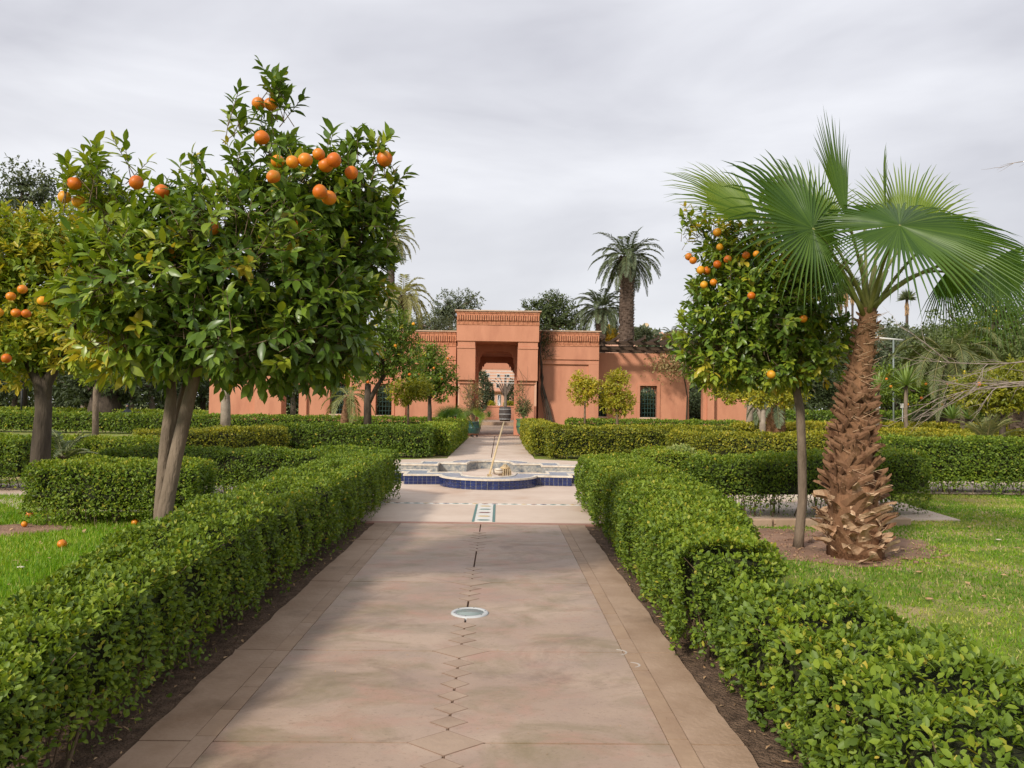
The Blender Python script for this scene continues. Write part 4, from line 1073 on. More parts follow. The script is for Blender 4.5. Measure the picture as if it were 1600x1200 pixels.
blobs = [B(400, 425, 160, 125, Yt, .85), B(245, 450, 95, 88, Yt-.1, .7), B(415, 535, 150, 50, Yt, .8), B(505, 480, 75, 95, Yt, .7), B(480, 325, 85, 48, Yt, .45),
         B(555, 300, 32, 34, Yt, .28), B(425, 240, 18, 42, Yt, .14), B(225, 530, 75, 45, Yt-.15, .5), B(290, 370, 70, 42, Yt, .4), B(565, 400, 36, 80, Yt+.1, .4), B(150, 318, 14, 10, Yt, .12), B(205, 345, 55, 28, Yt, .3)]
def sprig(x, y, Y, n, rx, ry):
    ps = np.array([tuple(P(x+random.uniform(-rx, rx), y+random.uniform(-ry, ry), Y+random.uniform(-.12, .12))) for _ in range(n)])
    o = nrm(np.array([(random.uniform(-.3, .3), random.uniform(-.3, .3), 1.0) for _ in range(n)])); return ps, o
ex = [sprig(430, 155, 5.2, 7, 14, 22), sprig(365, 190, 5.2, 5, 18, 20), sprig(450, 175, 5.3, 4, 25, 15), sprig(200, 262, 5.2, 3, 12, 12), sprig(135, 275, 5.1, 9, 25, 22), sprig(105, 300, 5.1, 5, 12, 15),
      sprig(595, 250, 5.3, 7, 14, 18), sprig(615, 305, 5.3, 5, 8, 18), sprig(550, 240, 5.3, 4, 12, 10), sprig(610, 360, 5.3, 5, 8, 25), sprig(155, 480, 4.9, 8, 35, 25), sprig(130, 420, 4.9, 9, 30, 25), sprig(300, 280, 5.2, 5, 25, 10), sprig(380, 255, 5.2, 5, 18, 12), sprig(520, 245, 5.2, 5, 20, 10)]
ex = (np.concatenate([e[0] for e in ex]), np.concatenate([e[1] for e in ex]))
tree('orange_tree', 'large near orange tree with forked trunk and ripe oranges, left of path', 'orange tree', [s1, s2, s3], [[.052, .047, .043, .039, .035], [.058, .051, .047, .043, .037, .03], [.024, .022, .02, .017]], blobs, 1250, 9, .122, 'citrus', T_CI, .42,
     tl=.17, vb=.55, shell=(.62, 1.0), oranges=[(P(x, y, d), random.uniform(9.8, 12.4)*d/F) for x, y, d in OR1], limbs=5, yellow=.035, nleafobj=300, inner=.4, extra=ex, group='orange trees of the garden', grad=(-2.0, .8, .34))
m = MB()
Yt = 11.0
s1 = [P(60, 770, Yt), P(64, 700, Yt), P(68, 640, Yt), P(66, 600, Yt), P(40, 550, Yt), P(20, 500, Yt)]; s1[0].z = -.03
s2 = [P(68, 640, Yt), P(72, 600, Yt), P(100, 545, Yt), P(120, 500, Yt)]
blobs = [B(60, 440, 110, 95, Yt, .9), B(10, 400, 100, 70, Yt, .8), B(120, 520, 80, 55, Yt, .7), B(20, 540, 90, 55, Yt, .7), B(100, 370, 70, 45, Yt, .5), B(-60, 480, 100, 90, Yt, .8)]
tree('orange_tree', 'yellow-green orange tree at the left edge with a thick dark trunk', 'orange tree', [s1, s2], [[.14, .12, .11, .105, .08, .05], [.09, .085, .065, .05]], blobs, 1500, 8, .125, 'citrusB', T_OV, .45, vb=.76, bark='darkbark',
     oranges=[(P(x, y, 9.9), .06) for x, y in ((35, 452), (25, 489), (41, 490), (17, 463), (66, 470), (10, 560), (-2, 488))], limbs=5, inner=.7, group='orange trees of the garden', yellow=.03)
Yt = 8.5
s1 = [G(1248, 862), P(1249, 835, Yt), P(1254, 780, Yt), P(1253, 700, Yt), P(1250, 640, Yt), P(1243, 600, Yt), P(1225, 540, Yt)]; s1[0] = P(1247, 855, Yt); s1[0].z = -.02
blobs = [B(1185, 480, 105, 95, Yt, .75), B(1120, 545, 62, 50, Yt, .5), B(1215, 400, 85, 65, Yt, .55), B(1262, 540, 66, 58, Yt, .5), B(1190, 570, 90, 38, Yt, .5), B(1140, 400, 45, 50, Yt, .35), B(1090, 470, 25, 18, Yt, .2), B(1255, 440, 55, 55, Yt, .45)]
ex = [sprig(1085, 345, 8.5, 9, 18, 14), sprig(1075, 375, 8.5, 6, 16, 12), sprig(1105, 370, 8.5, 6, 18, 22), sprig(1200, 325, 8.5, 5, 20, 8), sprig(1070, 510, 8.4, 6, 12, 14), sprig(1065, 560, 8.4, 6, 14, 22), sprig(1325, 560, 8.3, 6, 8, 22), sprig(1285, 405, 8.2, 5, 10, 10)]
ex = (np.concatenate([e[0] for e in ex]), np.concatenate([e[1] for e in ex]))
OR2 = [(1076,401,8.3),(1083,407,8.2),(1121,363,8.25),(1125,386,8.2),(1121,413,8.15),(1095,422,8.2),(1104,423,8.3),(1115,441,8.0),(1174,462,7.75),(1182,397,7.95),(1166,399,8.05),(1100,445,8.1),(1205,585,7.95),(1255,498,8.0),(1137,405,8.0)]
tree('orange_tree', 'round-headed orange tree with slim straight trunk beside the fan palm', 'orange tree', [s1], [[.062, .055, .05, .048, .048, .045, .035]], blobs, 1200, 8, .108, 'citrus', T_CI, .48, tl=.13, vb=.68,
     oranges=[(P(x, y, d), random.uniform(5.4, 6.9)*d/F) for x, y, d in OR2], limbs=5, yellow=.02, nleafobj=200, inner=.45, extra=ex, group='orange trees of the garden')

def smalltree(label, x, yb, ycr, Yd, bl, ns, L, mat, rad=.06, cat='orange tree', oranges=(), bark='darkbark', vb=.45, k=6, fork=None, inner=.5, name='orange_tree', group='orange trees of the garden'):
    b = P(x, yb, Yd); b.z = -.02
    st = [b, P(x+random.uniform(-1, 1), yb*.4+ycr*.6, Yd), P(x, ycr, Yd)]
    trunks = [st]; rd = [[rad*1.15, rad, rad*.8]]
    if fork: trunks.append([P(x, yb*.35+ycr*.65, Yd), P(x+fork*.6, ycr+5, Yd), P(x+fork, ycr-8, Yd)]); rd.append([rad*.7, rad*.6, rad*.5])
    tree(name, label, cat, trunks, rd, [B(*q, Yd) for q in bl], ns, k, L, mat, T_OV if Yd < 34 else T_RH, .48, vb=vb, bark=bark, limbs=3, inner=inner, group=group, tn=8,
         oranges=[(P(a, c, Yd-.9), .055) for a, c in oranges])
smalltree('young orange tree with thin pale trunk between the two left orange trees', 150, 690, 605, 19, [(165, 555, 55, 50), (200, 520, 50, 45)], 420, .13, 'citrusB', .075, bark='bark', vb=.55)
smalltree('orange tree whose pale trunk stands before the left garden wall', 352, 690, 600, 24, [(370, 545, 80, 55), (330, 520, 60, 60)], 420, .15, 'citrus', .15, bark='palebark', vb=.40)
smalltree('dense dark orange tree with forked trunk left of the gate', 575, 690, 600, 27, [(600, 545, 52, 50), (560, 560, 40, 42), (630, 555, 34, 42), (612, 510, 34, 30)], 900, .14, 'citrusB', .13, oranges=((646, 506), (618, 540), (640, 585), (575, 597)), vb=.34, fork=22)
smalltree('small bright orange bush on a thin stem before the gatehouse wing', 638, 672, 628, 30, [(628, 614, 24, 17), (655, 606, 20, 16)], 260, .14, 'citrusY', .045, vb=.25, bark='twig')
smalltree('bushy orange tree standing close to the left side of the portal', 671, 672, 622, 33, [(674, 580, 36, 40), (690, 600, 24, 26), (655, 598, 22, 24), (668, 555, 20, 18)], 700, .15, 'citrusB', .09, oranges=((678, 575), (700, 560), (690, 592), (655, 585)), vb=.38)
smalltree('small yellow round-headed tree against the right gatehouse wing', 914, 676, 628, 33, [(911, 611, 22, 20), (908, 595, 12, 14), (922, 606, 14, 14)], 260, .14, 'citrusY', .045, bark='twig', vb=.55, name='citrus_tree')
smalltree('taller yellow citrus tree just left of the pergola window', 964, 676, 645, 33, [(962, 600, 20, 18), (958, 625, 24, 20), (975, 628, 16, 18), (966, 590, 16, 10)], 380, .14, 'citrusY', .06, bark='twig', vb=.45, name='citrus_tree')
smalltree('three-stemmed yellowing citrus tree beyond the slim orange tree', 1172, 690, 622, 29, [(1150, 610, 44, 18), (1200, 612, 42, 20), (1120, 592, 24, 12), (1180, 598, 40, 16)], 620, .14, 'citrusY', .13, bark='palebark', vb=.38, fork=22, name='citrus_tree')
smalltree('slim citrus tree with one leaning trunk right of the three-stemmed tree', 1192, 712, 640, 24, [(1228, 612, 34, 20), (1190, 620, 24, 14)], 260, .13, 'citrusY', .10, bark='palebark', vb=.35, fork=-10, name='citrus_tree')
smalltree('orange tree with mixed yellow foliage at the far right over the tall hedge', 1566, 715, 640, 21, [(1555, 615, 46, 32), (1520, 610, 36, 28), (1590, 600, 40, 38)], 760, .125, 'citrusY', .08, vb=.16, oranges=((1530, 600),))
smalltree('orange tree heavy with fruit behind the spiky yucca rosette', 1466, 668, 630, 30, [(1468, 610, 42, 26), (1440, 618, 30, 20), (1490, 618, 30, 22), (1380, 600, 26, 28)], 620, .15, 'citrusB', .10, vb=.48, oranges=((1458, 617), (1472, 632), (1447, 600), (1480, 600), (1440, 622), (1418, 632), (1385, 592), (1392, 604)))

# ================================================================== FAN PALM (near right)
PY = 8.0
pb = P(1336, 872, PY); pb.z = 0
ax = [P(1336, 880, PY), P(1333, 800, PY), P(1333, 720, PY), P(1335, 660, PY), P(1341, 600, PY), P(1349, 550, PY), P(1355, 505, PY), P(1357, 482, PY)]
ax[0].z = -.03
ar = [.28, .25, .185, .140, .118, .100, .088, .078]
palm = thing('fan_palm', 'fan palm with shaggy criss-cross trunk and large green fans, right lawn', 'palm tree', pb)
m = MB(); m.tube(ax, ar, 20, True, .04); m.obj('trunk', M['palmbark'], palm)
def boot_mesh(L, w0, w1, curl, th, mat, split):
    m = MB(); n = 5
    vs = []
    for i in range(n+1):
        t = i/n; w_ = w0+(w1-w0)*t**.8; out = curl*t*t; z = L*t
        vs += [(-w_, out, z), (0, out+th*(1.1-.5*t), z-.0), (w_, out, z), (0, out-th*.35, z)]
    if split:                      # frayed pointed end
        vs[-4] = (-w1*.9, vs[-4][1]+.01, L*1.06); vs[-2] = (w1*.7, vs[-2][1], L*.9)
    fs = []
    for i in range(n):
        for j in range(4): fs.append((i*4+j, i*4+(j+1) % 4, (i+1)*4+(j+1) % 4, (i+1)*4+j))
    fs += [(3, 2, 1, 0), (n*4, n*4+1, n*4+2, n*4+3)]
    m.add(vs, fs); return m.mesh('leaf_base', M[mat])
bm_d = [boot_mesh(random.uniform(.22, .30), .060, random.uniform(.018, .032), random.uniform(.02, .05), .018, 'boot', random.random() < .6) for _ in range(6)]
bm_p = [boot_mesh(random.uniform(.13, .24), .075, random.uniform(.022, .038), random.uniform(.05, .12), .018, 'bootpale', random.random() < .3) for _ in range(5)]
bm_s = [boot_mesh(random.uniform(.11, .17), .024, .018, random.uniform(.01, .03), .012, 'bootpale', False) for _ in range(3)]
zs = [p.z for p in ax]
def axis_at(z):
    return (float(np.interp(z, zs, [p.x for p in ax])), float(np.interp(z, zs, [p.y for p in ax])), float(np.interp(z, zs, ar)))
def put_boot(ms, z, a, tilt, roll, s=1.0, flip=False):
    x, y, r = axis_at(z)
    o = link('leaf_base', random.choice(ms), palm)
    o_out = Vector((math.cos(a), math.sin(a), 0)); tang = Vector((-math.sin(a), math.cos(a), 0)); up = Vector((0, 0, 1))
    zz = (up*math.cos(tilt)+o_out*math.sin(tilt)); yy = (o_out*math.cos(tilt)-up*math.sin(tilt)); xx = yy.cross(zz)
    mt = Matrix((xx, yy, zz)).transposed(); mt = mt @ Matrix.Rotation(roll, 3, 'Y')
    loc = Vector((x, y, z))+o_out*(r*.90)
    o.matrix_basis = Matrix.Translation(loc-OFF[palm.name]) @ mt.to_4x4() @ Matrix.Scale(s, 4)
ga = 2.399
N_ = 300
for i in range(N_):
    z = .62+(2.52-.62)*(i/N_)**1.0
    x, y, r = axis_at(z)
    s = (.44+.54*min(1, r/.25))*(1 if z < 1.7 else .62)
    if z > 1.9 and i % 3 == 0: continue
    put_boot(bm_d, z, i*ga+random.uniform(-.15, .15), random.uniform(.0, .10), (1 if i % 2 else -1)*random.uniform(.75, 1.25), s)
for i in range(95):
    z = .03+.66*i/95
    put_boot(bm_p if random.random() < .72 else bm_d, z, i*ga+random.uniform(-.2, .2), random.uniform(.25, .75), random.choice((-1, 1))*random.uniform(.2, 1.1), random.uniform(.8, 1.1))
for i in range(46):
    z = .18+.42*random.random(); put_boot(bm_s, z+.1, random.uniform(0, 2*PI), random.uniform(2.3, 2.9), random.uniform(-.5, .5), random.uniform(.8, 1.1))
m = MB()
for i in range(260):   # fibres
    z = random.uniform(.2, 2.5); x, y, r = axis_at(z); a = random.uniform(0, 2*PI)
    p0 = Vector((x+math.cos(a)*r, y+math.sin(a)*r, z)); q = Vector((math.cos(a), math.sin(a), 0))
    tg = Vector((-math.sin(a), math.cos(a), random.uniform(-.6, .6)))
    m.tube([p0+q*.01, p0+q*.03+tg*.08, p0+q*random.uniform(.02, .06)+tg*.16], [.004, .003, .001], 3, False)
m.obj('fibres', M['bootpale'], palm, 'stuff')

def fan_mesh(hast, main, nrm_, Rr, spread=2.3, n=46, droop=.12, tipdroop=.25, cup=.10, vb=.45, fold=1.05, asym=.22, split=.40):
    """returns arrays of a palmate blade; main = direction of the middle segment"""
    d = Vector(main).normalized(); N = Vector(nrm_); s_ = d.cross(N).normalized(); N = s_.cross(d).normalized()
    V = []; Fc = []; val = []
    st = [.01, .22, split, .66, .86, 1.0]
    for i in range(n):
        t = (i+.5)/n*2-1; a = t*spread
        seg = d*math.cos(a)+s_*math.sin(a)
        lt = (-d*math.sin(a)+s_*math.cos(a))
        r = Rr*(1-asym*abs(t)**1.5)*random.uniform(.93, 1.04)
        da = spread/n*1.0
        td = tipdroop*random.uniform(.6, 1.6); tw = random.uniform(-.05, .05)
        b = len(V)
        vv = min(1, max(0, vb+random.gauss(0, .15)))
        for k, f in enumerate(st):
            w_ = math.tan(min(da, .2))*f*r if f <= split else math.tan(min(da, .2))*split*r*((1-f)/(1-split))**.75*.95
            c = Vector(hast)+seg*(r*f)+N*(cup*r*f*(1-f)*-1.2)+Vector((0, 0, -1))*(droop*r*f*f+td*r*max(0, f-.55)**2*2.2)+lt*(tw*r*max(0, f-.5))
            hh = N*(w_*fold)
            V += [c-lt*w_+hh, c-hh*.3, c+lt*w_+hh]
        for k in range(len(st)-1):
            q = b+3*k; Fc += [(q, q+1, q+4, q+3), (q+1, q+2, q+5, q+4)]; val += [vv, vv*.7]
    return V, Fc, val
crown = P(1356, 490, PY)
def fan_leaf(hx, hy, hY, main, nrm_, Rr, bend=.15, **k):
    h = P(hx, hy, hY)
    root_p = crown+Vector((random.uniform(-.05, .05), random.uniform(-.05, .05), -.04))
    out = (h-root_p); mid = root_p+out*.5+Vector((0, 0, 1))*out.length*bend
    pts = [root_p*(1-t)**2+mid*2*t*(1-t)+h*t*t for t in [i/8 for i in range(9)]]
    m = MB(); m.tube(pts, [.032, .027, .023, .020, .018, .016, .015, .014, .011], 6); 
    # marginal teeth
    for t in range(1, 7):
        for q in range(3):
            p = pts[t].lerp(pts[t+1], q/3); d = (pts[t+1]-pts[t]).normalized(); sd_ = d.cross(Vector((0, 1, 0))).normalized()
            for sg in (-1, 1): m.tube([p+sd_*.012*sg, p+sd_*.030*sg-d*.008], [.004, .0008], 3, False)
    pet = m.obj('frond', M['petiole'], palm)
    V, Fc, val = fan_mesh(h, main, nrm_, Rr, **k)
    npobj('blade', [tuple(v) for v in V], Fc, M['fan'], pet, val)
    return pet
k = 1.0
fan_leaf(1187, 340, 7.8, (-1, .1, .70), (.35, -.8, .6), 1.18, spread=.95, n=36, droop=.04, vb=.95)                  # far left, pale
fan_leaf(1270, 357, 7.35, (-.78, -.1, .66), (.15, -.85, .55), 1.25, spread=3.08, n=62, droop=.10, vb=.30, asym=.68)       # left, facing
fan_leaf(1284, 352, 8.3, (-.38, .25, 1), (.15, -1, .5), 1.05, spread=1.25, n=40, droop=.0, vb=.95)                       # behind, up
fan_leaf(1325, 345, 7.7, (-.20, -.05, 1), (.66, -.75, .1), 1.28, spread=.50, n=22, droop=0, vb=.55, fold=.9)              # upright dark
fan_leaf(1385, 340, 8.3, (.06, .1, 1), (.85, -.5, 0), .95, spread=.4, n=14, droop=0, vb=.6, fold=.9)                    # narrow upright
fan_leaf(1418, 376, 8.4, (.22, .2, 1), (-.1, -1, .25), 1.15, spread=1.15, n=48, droop=.0, vb=1.0, split=.5)             # big translucent
fan_leaf(1406, 352, 7.05, (1, -.05, .04), (.0, -.62, .78), 1.34, spread=3.08, n=84, droop=.16, vb=.25, tipdroop=.16, asym=.38)  # right, tilted
fan_leaf(1445, 385, 7.6, (1, .2, -.22), (0, -1, .6), 1.25, spread=.8, n=28, droop=.12, vb=.60)
fan_leaf(1549, 407, 7.3, (.55, -.1, -.80), (-.1, -1, .3), .85, bend=.3, spread=1.5, n=42, droop=.12, vb=.15)            # low right, hanging
fan_leaf(1478, 425, 7.9, (.35, .1, -1), (-.3, -1, .2), .66, bend=.35, spread=.9, n=26, droop=.12, vb=.25)
fan_leaf(1305, 410, 7.6, (-.2, -.1, -1), (.1, -1, .1), .50, bend=.3, spread=.9, n=22, droop=.12, vb=.25)
fan_leaf(1350, 350, 8.9, (0, .9, .35), (0, -.35, .9), 1.0, spread=1.6, n=40, vb=.5)
fan_leaf(1290, 400, 8.6, (-.8, .6, .0), (0, -.5, .9), .95, spread=1.5, n=40, vb=.4)
# young spear leaves
for (dx, ln) in ((-5, .62), (6, .5), (14, .45)):
    e = P(1356+dx*2.2, 490-ln*150, PY+.05); m = MB(); m.tube([crown+Vector((0, 0, -.1)), crown.lerp(e, .5), e], [.035, .030, .012], 8); m.obj('petiole', M['petiole'], palm)
# fallen base pieces
for (x, y, a) in ((1345, 878, .3), (1372, 876, -.4), (1318, 868, 1.9)):
    c = G(x, y, .03); t = link('palm_husk', bm_p[1], None); t.location = c; t.rotation_euler = (R(80), 0, a*2)
    tagit(t, {1345: 'fallen palm husk lying centrally at the foot of the fan palm', 1372: 'curled palm husk right of the fan palm foot', 1318: 'small palm husk at the left foot of the fan palm'}[x], 'palm husk', 'fallen palm husks')

# ================================================================== FEATHER PALMS
def feather_frond(p0, az, el, L, n, lw, ll, g=1.0, mat='date', root=None, vb=.5, name='frond', hang=.35, rad=.02):
    pts = [Vector(p0)]; d = Vector((math.cos(az)*math.cos(el), math.sin(az)*math.cos(el), math.sin(el))); st = L/12
    for i in range(12):
        d = (d+Vector((0, 0, -g*.095*(1+i*.12)))).normalized(); pts.append(pts[-1]+d*st)
    PT = np.array([tuple(p) for p in pts]); s = np.linspace(.12, 1, n); idx = s*12; i0 = np.minimum(idx.astype(int), 11); f = (idx-i0)[:, None]
    c = PT[i0]*(1-f)+PT[i0+1]*f; tg = nrm(PT[i0+1]-PT[i0])
    side = nrm(np.cross(tg, np.array([0, 0, 1.0])+0*tg)); upv = np.cross(side, tg)
    C = np.concatenate([c, c]); T2 = np.concatenate([tg, tg]); S2 = np.concatenate([side, -side]); U2 = np.concatenate([upv, upv])
    D = nrm(T2*.75+S2*.9+U2*.30+rvec(2*n)*.14+np.array([0, 0, -hang]))
    s2 = np.concatenate([s, s]); LL = ll*np.sin(np.clip(s2*1.02, 0, 1)*PI*.80+.45)**.8*rng.uniform(.85, 1.1, 2*n)
    V, Fc = leaves(C, D, U2+rvec(2*n)*.3, np.abs(LL), lw, T_RH)
    # rachis as two thin quads
    nv = len(V); rv = []
    for i, p in enumerate(pts):
        r = rad*(1-.75*i/12); sd_ = np.array(tuple((pts[min(i+1, 12)]-pts[max(i-1, 0)]).cross(Vector((0, 0, 1))).normalized()))
        rv += [PT[i]-sd_*r, PT[i]+sd_*r, PT[i]+np.array([0, 0, r*1.2])]
    tri = []
    for i in range(12):
        a = nv+3*i; b = a+3
        for (u, w_) in ((0, 1), (1, 2), (2, 0)): tri += [(a+u, a+w_, b+w_), (a+u, b+w_, b+u)]
    V = np.concatenate([V, np.array(rv)]); Fc = np.concatenate([Fc, np.array(tri)])
    v = np.clip(vb+rng.normal(0, .10, 2*n), 0, 1)
    val = np.concatenate([np.repeat(v, 2), np.full(len(tri), .95)])
    return npobj(name, V, Fc, M[mat], root, val)
def feather_palm(label, x, yc, Yd, Lf, nf, trad, yb=None, name='date_palm', mat='date', vb=.45, n=30, ll=.5, lw=.05, g=1.0, elr=(-.5, 1.45), lean=0, group='date palms beyond the gatehouse', bark='datetrunk', hang=.35):
    c = P(x, yc, Yd); b = Vector((c.x-lean, Yd, -.05))
    t = thing(name, label, 'palm tree', b, group)
    m = MB(); k = 26; rd = []
    for i in range(k+1):
        f = i/k; r = trad*(1.12-.2*f) if f < .88 else trad*(1.15+.25*math.sin((f-.88)/.12*PI))
        rd.append(r*(1+random.uniform(-.05, .05)))
    m.tube([b.lerp(c, i/k) for i in range(k+1)], rd, 14, True, .05); tr = m.obj('trunk', M[bark], t)
    # cut leaf bases as relief
    m = MB(); H = c.z
    nb = int(min(420, H/.16*10))
    for i in range(nb):
        f = (i+.5)/nb; z = b.lerp(c, f); a = i*2.399; r = trad*(1.12-.2*f)*(1.25 if f > .88 else 1.0)
        o_ = Vector((math.cos(a), math.sin(a), 0)); tg = Vector((-math.sin(a), math.cos(a), 0))
        m.obox(z+o_*r*1.0+Vector((0, 0, .02)), tg*trad*.22, (o_+Vector((0, 0, .5)))*trad*.10, (Vector((0, 0, 1))+o_*.35)*trad*.13)
    m.obj('leaf_scars', M[bark], t, 'stuff')
    for i in range(nf):
        f = (i+.5)/nf; el = elr[1]+(elr[0]-elr[1])*f**.85; az = i*2.399+random.uniform(-.2, .2)
        feather_frond(c+Vector((math.cos(az)*trad*.5, math.sin(az)*trad*.5, random.uniform(-.1, .1))), az, el, Lf*random.uniform(.85, 1.05)*(.8 if el > 1.2 else 1), n, lw, ll, g, mat, t, vb-.1*(1-f)+random.uniform(-.05, .05), hang=hang, rad=.02+.01*trad)
    return t
feather_palm('tallest date palm rising behind the pergola', 980, 402, 60, 3.25, 46, .55, vb=.45, n=34, ll=.62, lw=.07, elr=(-.75, 1.5), g=1.0)
feather_palm('shorter date palm left of the tallest one', 939, 483, 62, 2.9, 46, .38, vb=.45, n=30, ll=.6, lw=.07, elr=(-.55, 1.5))
feather_palm('date palm half hidden by the large orange tree, by the left wing', 630, 462, 50, 2.5, 34, .25, vb=.85, n=30, ll=.5, lw=.06, elr=(-.7, 1.4), g=1.2, mat='datey')
feather_palm('pale date palm crown showing behind the large orange tree top right', 612, 372, 62, 2.6, 30, .3, vb=.8, n=30, ll=.5, lw=.06, elr=(-.7, 1.3), g=1.2, mat='datey')
feather_palm('short arching feather palm behind the yucca on the right', 1485, 560, 30, 3.2, 34, .3, name='feather_palm', mat='datey', vb=.25, n=54, ll=.5, lw=.035, g=1.5, elr=(-.1, 1.3), hang=.5, group='arching feather palms')
feather_palm('low feather palm at the far right behind bare branches', 1590, 590, 26, 2.0, 18, .25, name='feather_palm', mat='datey', vb=.5, n=46, ll=.45, lw=.035, g=1.4, elr=(-.2, 1.3), hang=.5, group='arching feather palms')
feather_palm('short palm with shaggy trunk beside the three-stemmed citrus tree', 1212, 628, 27, 1.3, 16, .30, name='feather_palm', mat='date', vb=.5, n=26, ll=.35, lw=.04, g=1.2, elr=(-.3, 1.3), group='small young palms', bark='palmbark')
feather_palm('small slanting palm with scaly trunk under the left trees', 546, 618, 31, 1.5, 12, .16, name='feather_palm', mat='datey', vb=.5, n=24, ll=.32, lw=.04, g=1.2, elr=(-.4, 1.2), lean=.35, group='small young palms', bark='boot')
feather_palm('small palm tip peeping over the wall right of the tallest date palm', 1050, 524, 70, 1.6, 22, .2, vb=.5, n=20, ll=.4, lw=.06)
feather_palm('small young feather palm growing in front of the yellow hedge', 1562-20, 690, 17.5, .9, 14, .05, name='feather_palm', mat='datey', vb=.35, n=26, ll=.2, lw=.022, g=.5, elr=(.7, 1.45), group='small young palms')
feather_palm('low dark cycad-like palm behind the leafy hedge block', 100, 712, 15.5, .75, 14, .08, name='feather_palm', mat='date', vb=.6, n=24, ll=.18, lw=.03, g=.6, elr=(.2, 1.3), group='small young palms')
# distant tall fan palms
def far_fan_palm(label, x, yc, Yd, r=1.3, skirt=True):
    c = P(x, yc, Yd); b = Vector((c.x, Yd, 0)); t = thing('fan_palm', label, 'palm tree', b, 'tall distant fan palms')
    m = MB(); m.tube([b, b.lerp(c, .5), c], [.35, .22, .2], 8); m.obj('trunk', M['darkbark'], t)
    n = 150; u = rvec(n); u[:, 2] = np.abs(u[:, 2])*1.2-.25
    V, Fc = leaves(np.tile(np.array(tuple(c)), (n, 1)), u, rvec(n), r*rng.uniform(.7, 1.1, n), .22, T_RH)
    npobj('crown', V, Fc, M['date'], t, np.repeat(rng.uniform(.2, .8, n), 2), kind='stuff')
    if skirt:
        n = 160; C = np.tile(np.array(tuple(c)), (n, 1)); C[:, 2] -= rng.uniform(0, r*1.1, n); D = nrm(rvec(n)*np.array([.35, .35, .1])+np.array([0, 0, -1]))
        V, Fc = leaves(C, D, rvec(n), r*.7, .16, T_RH); npobj('dead_skirt', V, Fc, M['dryleaf'], t, np.repeat(rng.uniform(0, 1, n), 2), kind='stuff')
for (l, x, y, Yd) in (('far tall fan palm, leftmost of the group behind the palm trunk', 1300, 456, 150), ('far tall fan palm with brown skirt, second of the group', 1313, 466, 155), ('far tall fan palm, third of the group', 1322, 452, 150), ('far tall fan palm, rightmost of the group behind the stalks', 1332, 445, 140), ('far fan palm above the white T-shaped post', 1417, 466, 110)):
    far_fan_palm(l, x, y, Yd, 2.2 if Yd > 120 else 1.5)

# ================================================================== BACKGROUND TREES
def bgtree(label, x, ytop, Yd, bl, ns, L, mat='darktree', vb=.4, trunkw=.3, k=6, name='park_tree', bark='palebark', shell=(.5, 1.0), group='park trees in the background'):
    cs = P(bl[0][0], bl[0][1], Yd); b = P(x, 660, Yd); b.z = -.05
    t_ = Vector((cs.x, Yd, cs.z-bl[0][3]*Yd/F*.6))
    tree(name, label, 'tree', [[b, b.lerp(t_, .5)+Vector((random.uniform(-.2, .2), 0, 0)), t_]], [[trunkw*1.15, trunkw*.9, trunkw*.65]], [B(*q, Yd) for q in bl], ns, k, L, mat, T_RH, .5, vb=vb, bark=bark, limbs=4, inner=.4, group=group, tn=8, shell=shell)
bgtree('airy grey-green tree left of the portal top', 705, 460, 75, [(705, 478, 30, 24), (735, 470, 20, 16), (690, 495, 28, 20), (725, 500, 30, 22)], 620, .30, 'olive', .4, shell=(.3, 1))
bgtree('low grey olive tree behind the left wing', 660, 495, 68, [(662, 508, 26, 16), (690, 512, 26, 14), (640, 512, 20, 14)], 420, .28, 'olive', .75)
bgtree('dark rounded tree right of the portal top', 868, 470, 70, [(868, 492, 34, 30), (835, 485, 22, 16), (893, 505, 26, 20), (862, 475, 22, 18), (846, 505, 30, 20)], 900, .30, 'darktree', .55)
bgtree('tall open tree at the upper left edge of the photo', 38, 260, 60, [(35, 285, 34, 36), (60, 315, 30, 30), (10, 320, 34, 36), (75, 290, 20, 20)], 300, .42, 'olive', .35, shell=(.2, 1), trunkw=.22, bark='darkbark')
bgtree('dark tree top showing left of the large orange tree', 152, 260, 60, [(152, 290, 26, 34), (160, 320, 36, 34), (140, 350, 44, 36)], 420, .42, 'olive', .25, trunkw=.22, bark='darkbark')
bgtree('dark feathery tree crown at the left photo edge above the orange tree', -10, 330, 55, [(0, 345, 50, 30), (-30, 380, 60, 50)], 420, .40, 'darktree', .25)
LT = [('dark park tree behind the far lamp post on the left', 25, 70), ('dark park tree with pale slender trunk in the left background', 135, 62), ('massive dark park tree with very broad trunk', 165, 58), ('dark park tree with pale trunk near the seated person', 235, 62), ('dark park tree just left of the garden wall', 318, 66), ('shady park tree between the benches', 90, 80), ('deep shaded tree behind the seated person', 205, 84), ('tree behind the left arch of the garden wall', 458, 70), ('dark tree behind the left garden wall, left of the arch', 390, 64), ('dark tree behind the left barred windows', 535, 62)]
for i, (l, x, Yd) in enumerate(LT):
    top = 585 if i < 7 else 600
    bgtree(l, x, top, Yd, [(x, 590, 62, 34), (x-38, 600, 42, 30), (x+40, 596, 46, 34), (x+6, 560, 60, 32)], 520, .40, 'darktree', .22, trunkw=(1.3 if i == 2 else .26), bark='palebark' if i in (1, 3, 7) else 'darkbark')
